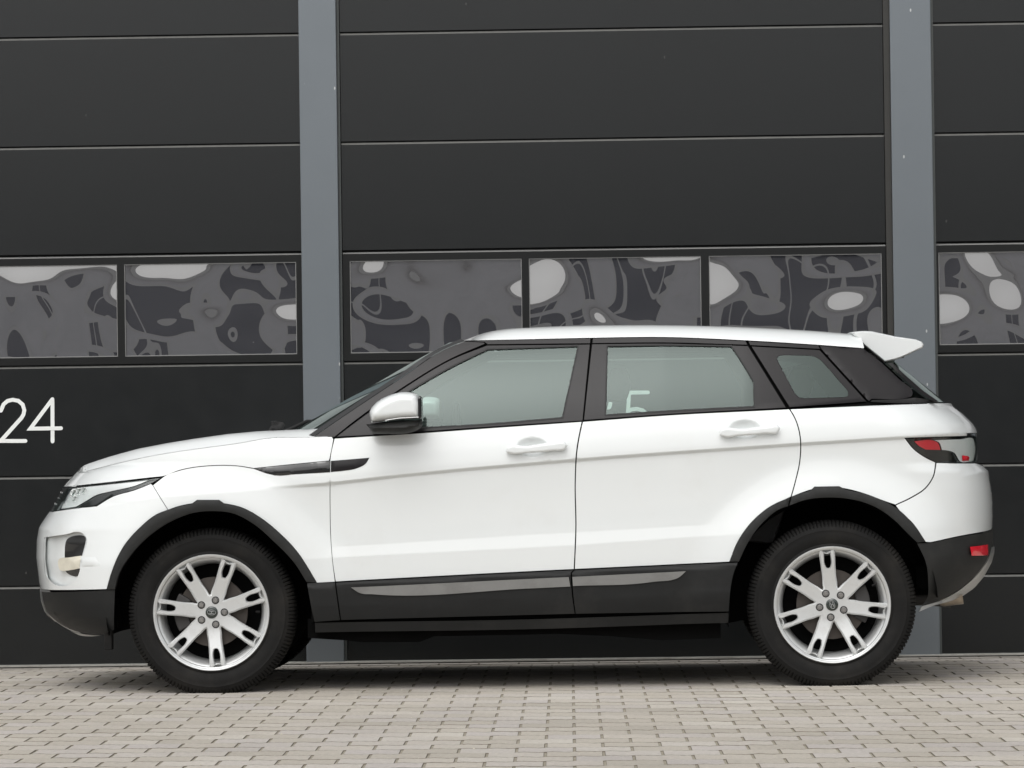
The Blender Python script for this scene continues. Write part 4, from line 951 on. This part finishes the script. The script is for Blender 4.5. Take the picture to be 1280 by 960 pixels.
# spoiler
sp = catmull(T['spoiler'], .012, True)
if area2(sp) < 0: sp = sp[::-1]
mb = MB(); v = []; ws_ = [(-.705, 0), (-.70, .004), (-.69, .0065), (0, .007), (.69, .0065), (.70, .004), (.705, 0)]
c0 = sp.mean(0); n = len(sp)
for y, g in ws_:
    q = inset(sp, .007 - g); v += [(p[0] + .0 * y, y * (1 + .06 * (1.4 - p[0]) / .3), p[1]) for p in q]
f = [(i * n + k, i * n + (k + 1) % n, (i + 1) * n + (k + 1) % n, (i + 1) * n + k) for i in range(len(ws_) - 1) for k in range(n)]
f += [tuple(range(n - 1, -1, -1)), tuple(range((len(ws_) - 1) * n, len(ws_) * n))]
mb.add(v, f); spo = mb.build('spoiler', MAT['paint_white'], CAR, auto=.6)
MB().box(1.50, 1.66, -.60, .60, 1.405, 1.43).build('spoiler_underside', MAT['gloss_black'], spo)
# --- mirrors
mir = [empty('wing_mirror', (-.55, s * (HALF + .07), 1.17), CAR) for s in (-1, 1)]
mirl = puff('mirror_base', 'mirror_low', 'plastic_arch', -.10, .072, .10, .035, mir, step=.006, grid=.007)
mirc = puff('mirror_cap', 'mirror_cap', 'paint_white', -.125, .062, .11, .034, mir, step=.006, grid=.007)
for grp in (mirl, mirc):
    for o, p in zip(grp, mir): o.location = -p.location
for s, p in zip((-1, 1), mir):
    cap = T['mirror_cap']; xr_ = max(q[0] for q in cap)
    ln = T['mirror_line']
    o = MB().tube([(q[0], s * (HALF + .195 - .01 * i), q[1]) for i, q in enumerate(ln)], .0022, 6).build('chrome_line', MAT['silver_satin'], p); o.location = -p.location
    o = MB().box(xr_ - .012, xr_ + .004, min(s * (HALF + .03), s * (HALF + .18)), max(s * (HALF + .03), s * (HALF + .18)), 1.165, 1.262).build('mirror_glass', MAT['gloss_black'], p, bevel=.01); o.location = -p.location
    o = MB().prism([(-.645, 1.112), (-.54, 1.105), (-.46, 1.112), (-.47, 1.15), (-.60, 1.148)], min(s * (HALF - .06), s * (HALF + .08)), max(s * (HALF - .06), s * (HALF + .08))).build('mirror_arm', MAT['gloss_black'], p, bevel=.008); o.location = -p.location
# --- door handles
for key, dr in (('handle_front', fdoor), ('handle_rear', rdoor)):
    puff('door_handle', key, 'paint_white', -.012, .014, .008, .010, dr, step=.004, grid=.004)
# --- wheel liners, floor, exhaust
for hx in HUBX:
    for s in (-1, 1):
        mb = MB(); n = 30; v = []; f = []
        for i in range(n + 1):
            a = math.radians(-12 + 204 * i / n) if hx < 0 else math.radians(3 + 189 * i / n); r = .452
            for y in (.035, .46): v.append((hx + r * math.cos(a), s * (HALF - y), HUBZ + r * math.sin(a)))
        f = [(2 * i, 2 * i + 1, 2 * i + 3, 2 * i + 2) for i in range(n)]
        k = len(v); v.append((hx, s * (HALF - .46), HUBZ))
        f += [(2 * i + 1, 2 * i + 3, k) for i in range(n)]
        mb.add(v, f); mb.build('wheel_liner', MAT['liner_black'], CAR)
un = [(p[0], p[1]) for p in T['under']]
un[-1] = (.84, un[-1][1]); mb = MB().prism([(un[0][0], .31)] + un + [(un[-1][0], .31)], -.80, .80); mb.build('underbody', MAT['under_black'], CAR)
MB().box(-.92, .88, -.86, .86, .30, .36).box(-2.0, -1.78, -.6, .6, .27, .40).box(1.70, 1.84, -.6, .6, .40, .5).box(-1.75, -.9, -.42, .42, .28, .8).box(.85, 1.8, -.42, .42, .33, .8).build('floor_pan', MAT['under_black'], CAR)
MB().tube([(1.3, -.45, .36), (1.75, -.45, .355), (1.86, -.46, .345)], .035, 16).build('silencer', MAT['cast_dark'], CAR, smooth=True)
ex = MB().lathe([(.030, .0), (.036, .02), (.040, .07), (.042, .10), (.038, .10), (.034, .06), (.0, .05)], 24).build('exhaust_tip', MAT['exhaust_steel'], CAR, smooth=True)
ex.location = (1.80, -.55, .352); ex.rotation_euler = (math.radians(10), 0, math.radians(-90))
for s in (-1, 1):
    MB().box(-1.815, -1.782, min(s * .79, s * .86), max(s * .79, s * .86), .188, .30).build('air_deflector', MAT['rubber'], CAR, bevel=.006)
# --- interior
MB().prism([(-.98, .95), (-.98, 1.08), (-.62, 1.125), (-.45, 1.10), (-.40, .95)], -.74, .74).build('dashboard', MAT['interior_dark'], CAR, bevel=.02)
st = MB().lathe([(.175 + .013 * math.cos(a), .013 * math.sin(a)) for a in [2 * math.pi * i / 10 for i in range(10)]], 32, close=True).build('steering_wheel', MAT['interior_dark'], CAR, smooth=True)
st.location = (-.30, -.36, 1.05); st.rotation_euler = (0, math.radians(-25), math.radians(90))
def seat(x, y, w):
    prof = [(-.06, .62), (.0, .78), (.10, 1.02), (.17, 1.20), (.235, 1.20), (.24, 1.02), (.17, .80), (.10, .60)]
    MB().prism([(x + a, b) for a, b in prof], y - w, y + w).build('seat_back', MAT['interior_dark'], CAR, bevel=.03)
def headrest(x, y):
    MB().prism([(x - .035, 1.235), (x - .05, 1.30), (x - .02, 1.38), (x + .05, 1.385), (x + .075, 1.31), (x + .05, 1.235)], y - .12, y + .12).build('headrest', MAT['interior_dark'], CAR, bevel=.025)
for y in (-.37, .37): seat(.18, y, .24); headrest(.40, y)
seat(.98, 0, .62)
for y in (-.40, .40): headrest(1.20, y)
# --- wheels
def tyre_mesh():
    prof = []      # (radius, y, tread?)  y grows inward
    P = [(.238, .016, 0), (.246, .008, 0), (.254, .0065, 0), (.262, .010, 0), (.275, .004, 0), (.292, .0005, 0), (.305, .0, 0), (.316, .0015, 0), (.319, .0005, 0), (.323, .003, 0), (.334, .008, 0), (.343, .014, 1), (.351, .022, 1), (.357, .032, 1), (.361, .048, 1), (.362, .075, 1), (.356, .080, 2), (.356, .088, 2), (.3625, .092, 1), (.3625, .117, 1)]
    P = P + [(r, .235 - y, k) for r, y, k in P[::-1][1:]]
    N = 536; v = []; f = []
    for i in range(N):
        ph = i % 4; a = 2 * math.pi * (i + (.3 if ph == 0 else 0)) / N; c, s = math.cos(a), math.sin(a)
        for j, (r, y, k) in enumerate(P):
            if k == 1 and ph == 0: r -= .0070 * (1 if y < .05 or y > .185 else .7)
            v.append((r * c, y, r * s))
    m = len(P)
    for i in range(N):
        j = (i + 1) % N
        for k in range(m - 1): f.append((i * m + k, j * m + k, j * m + k + 1, i * m + k + 1))
    return v, f
def wheel_parts():
    parts = {}
    v, f = tyre_mesh(); o = mesh('tyre', v, f, MAT['rubber'], None)
    bm = bmesh.new(); bm.from_mesh(o.data); bmesh.ops.recalc_face_normals(bm, faces=bm.faces)
    for q in bm.faces: q.smooth = True
    for e in bm.edges:
        if len(e.link_faces) == 2: e.smooth = e.calc_face_angle(0) < .5
    bm.to_mesh(o.data); bm.free(); parts['tyre'] = o
    rim = MB().lathe([(.250, .010), (.2505, .004), (.248, .0015), (.2435, .0025), (.2405, .006), (.2365, .0085), (.2345, .016), (.2335, .028), (.226, .033), (.222, .040), (.216, .052), (.208, .10), (.205, .19), (.245, .22), (.250, .22)], 96)
    parts['rim'] = rim.build('rim', MAT['alloy'], None, auto=.6)
    # spokes: seven, each forked around a slot
    out = []; slots = []
    def pt(a, r, t): # along the spoke direction a at radius r, offset t sideways
        return (r * math.cos(a) - t * math.sin(a), r * math.sin(a) + t * math.cos(a))
    for k in range(7):
        a = math.radians(-84 + k * 360 / 7)
        am = a - math.pi / 7
        out += [(*pt(am, .074, 0), 0), (*pt(a, .094, -.0315), 0), (*pt(a, .115, -.0300), 0), (*pt(a, .16, -.0310), 0), (*pt(a, .2385, -.0355), 1), (*pt(a, .2385, -.0145), 1), (*pt(a, .230, -.0125), 0)]
        out += [(*pt(a, .230, .0125), 0), (*pt(a, .2385, .0145), 1), (*pt(a, .2385, .0355), 1), (*pt(a, .16, .0310), 0), (*pt(a, .115, .0300), 0), (*pt(a, .094, .0315), 0)]
        slots.append(catmull([(*pt(a, .160, -.008), 1), (*pt(a, .157, 0), 0), (*pt(a, .160, .008), 1), (*pt(a, .172, .0125), 0), (*pt(a, .222, .0125), 1), (*pt(a, .222, -.0125), 1), (*pt(a, .172, -.0125), 0)], .006, True))
    o = catmull(out, .007, True)
    if area2(o) < 0: o = o[::-1]
    gg = np.array([(x, z) for x in np.arange(-.24, .24, .008) for z in np.arange(-.24, .24, .008)])
    def dish(r): return .025 - .015 * sst(.05, .235, r)
    o1 = inset(o, .0060); s1 = [inset(s, -.0032) for s in slots]
    V, F, loops = triangulate(o1, s1, gg, .003)
    r = np.hypot(V[:, 0], V[:, 1]); y = dish(r) + .004 * (1 - sst(.16, .175, r)) * 0
    v = [(p[0], b, p[1]) for p, b in zip(V, y)]; ff = []
    for q in F:
        a, b, c = V[q[0]], V[q[1]], V[q[2]]
        ff.append(q if (b[0] - a[0]) * (c[1] - a[1]) - (b[1] - a[1]) * (c[0] - a[0]) > 0 else q[::-1])
    for l, outer in zip(loops, [o] + slots):
        base = V[l]; m_ = len(l)
        # outer ring: nearest point on the un-inset outline
        oo = inset(base, -.0060 if l is loops[0] else .0032)
        if area2(base) < 0: oo = oo[::-1]
        n0 = len(v)
        rr = np.hypot(oo[:, 0], oo[:, 1]); yy = dish(rr)
        v += [(p[0], b + .0070, p[1]) for p, b in zip(oo, yy)]
        v += [(p[0], b + .034, p[1]) for p, b in zip(oo, yy)]
        ccw = (area2(base) > 0) == (l is loops[0])
        for i in range(m_):
            j = (i + 1) % m_
            for q in ((l[i], n0 + i, n0 + j, l[j]), (n0 + i, n0 + m_ + i, n0 + m_ + j, n0 + j)):
                ff.append(q if ccw else q[::-1])
    so_ = mesh('spokes', v, ff, MAT['alloy'], None, smooth=True)
    bm = bmesh.new(); bm.from_mesh(so_.data)
    bmesh.ops.recalc_face_normals(bm, faces=bm.faces)
    for e in bm.edges:
        if len(e.link_faces) == 2: e.smooth = e.calc_face_angle(0) < .35
    bm.to_mesh(so_.data); bm.free(); parts['spokes'] = so_
    parts['slot_floor'] = MB().lathe([(.150, .044), (.218, .034)], 64).build('slot_floor', MAT['alloy_inner'], None)
    bpy.data.objects.remove(parts.pop('slot_floor'))
    cap = MB().lathe([(.0, .019), (.020, .019), (.0245, .020), (.0265, .023), (.027, .030)], 32).build('centre_cap', MAT['emblem_dark'], None, smooth=True)
    parts['centre_cap'] = cap
    # oval emblem: a silver ring with three thin bars across it
    mb = MB()
    mb.tube([(.0175 * math.cos(a), .0178, .0105 * math.sin(a)) for a in [2 * math.pi * i / 36 for i in range(37)]], .0013, 6, caps=False)
    for zz, hw in ((.0045, .010), (-.0045, .010)): mb.box(-hw, hw, .0172, .0188, zz - .0011, zz + .0011)
    mb.box(-.0012, .0012, .0172, .0187, -.0034, .0034)
    parts['emblem'] = mb.build('emblem', MAT['silver_satin'], None)
    disc = MB().lathe([(.06, .080), (.150, .080), (.150, .104), (.06, .104)], 64, close=True).build('brake_disc', MAT['brake_steel'], None, auto=.5); parts['brake_disc'] = disc
    mb = MB()
    aa = [math.radians(d) for d in range(150, 216, 6)]
    pts = [(.165 * math.cos(a), .165 * math.sin(a)) for a in aa] + [(.105 * math.cos(a), .105 * math.sin(a)) for a in aa[::-1]]
    mb.prism(pts, .055, .13); parts['brake_caliper'] = mb.build('brake_caliper', MAT['cast_dark'], None, bevel=.006)
    parts['backing'] = MB().lathe([(.0, .135), (.206, .135)], 48).build('wheel_backing', MAT['liner_black'], None)
    hub = MB().lathe([(.0, .040), (.075, .040), (.078, .08)], 32).build('hub', MAT['alloy_inner'], None, smooth=False); parts['hub'] = hub
    nut = MB().lathe([(.0, .0165), (.0085, .0165), (.0105, .0185), (.0110, .032)], 16).build('wheel_nut', MAT['nut_metal'], None, auto=.5)
    well = MB().lathe([(.0118, .0225), (.0160, .0225), (.0166, .0235), (.0168, .034)], 20).build('nut_seat', MAT['cast_dark'], None, auto=.5)
    tv = MB().tube([(.207, .030, 0), (.190, .024, 0)], .0045, 8).build('valve', MAT['rubber'], None)
    parts['valve'] = tv
    return parts, nut, well
WP, NUT, WELL = wheel_parts()
protos = list(WP.values()) + [NUT, WELL]
first = True
R_T = .3625
for hi, hx in enumerate(HUBX):
    for s in (-1, 1):
        w = empty('wheel', (hx, s * (HALF - .04), HUBZ), CAR)
        spin = math.radians(0 if hi == 0 else 179 - 51.43 * 2) * (1 if s < 0 else -1)
        spin = (0 if hi == 0 else math.radians(-1.0 + 180 - 154.29)) if s < 0 else .4 * (hi + 1)
        w.rotation_euler = (0, 0, 0) if s < 0 else (0, 0, math.pi)
        def put(src, name, ry):
            o = bpy.data.objects.new(name, src.data); C.objects.link(o); o.parent = w; o.rotation_euler = (0, ry, 0); return o
        for nm, o in WP.items():
            if nm == 'brake_caliper': put(o, nm, 0 if hi == 0 else math.pi)
            elif nm == 'emblem': put(o, nm, .1 if hi == 0 else math.radians(72))
            elif nm == 'centre_cap' or nm != 'tyre': put(o, o.name.split('.')[0], -spin)
            else: put(o, nm, -spin)
        a0 = math.radians(72 if hi == 0 else 47)
        for k in range(5):
            a = a0 + k * 2 * math.pi / 5
            for src, nm in ((NUT, 'wheel_nut'), (WELL, 'nut_seat')):
                o = put(src, nm, 0); o.location = (.0545 * math.cos(a), 0, .0545 * math.sin(a))
for o in protos: bpy.data.objects.remove(o)
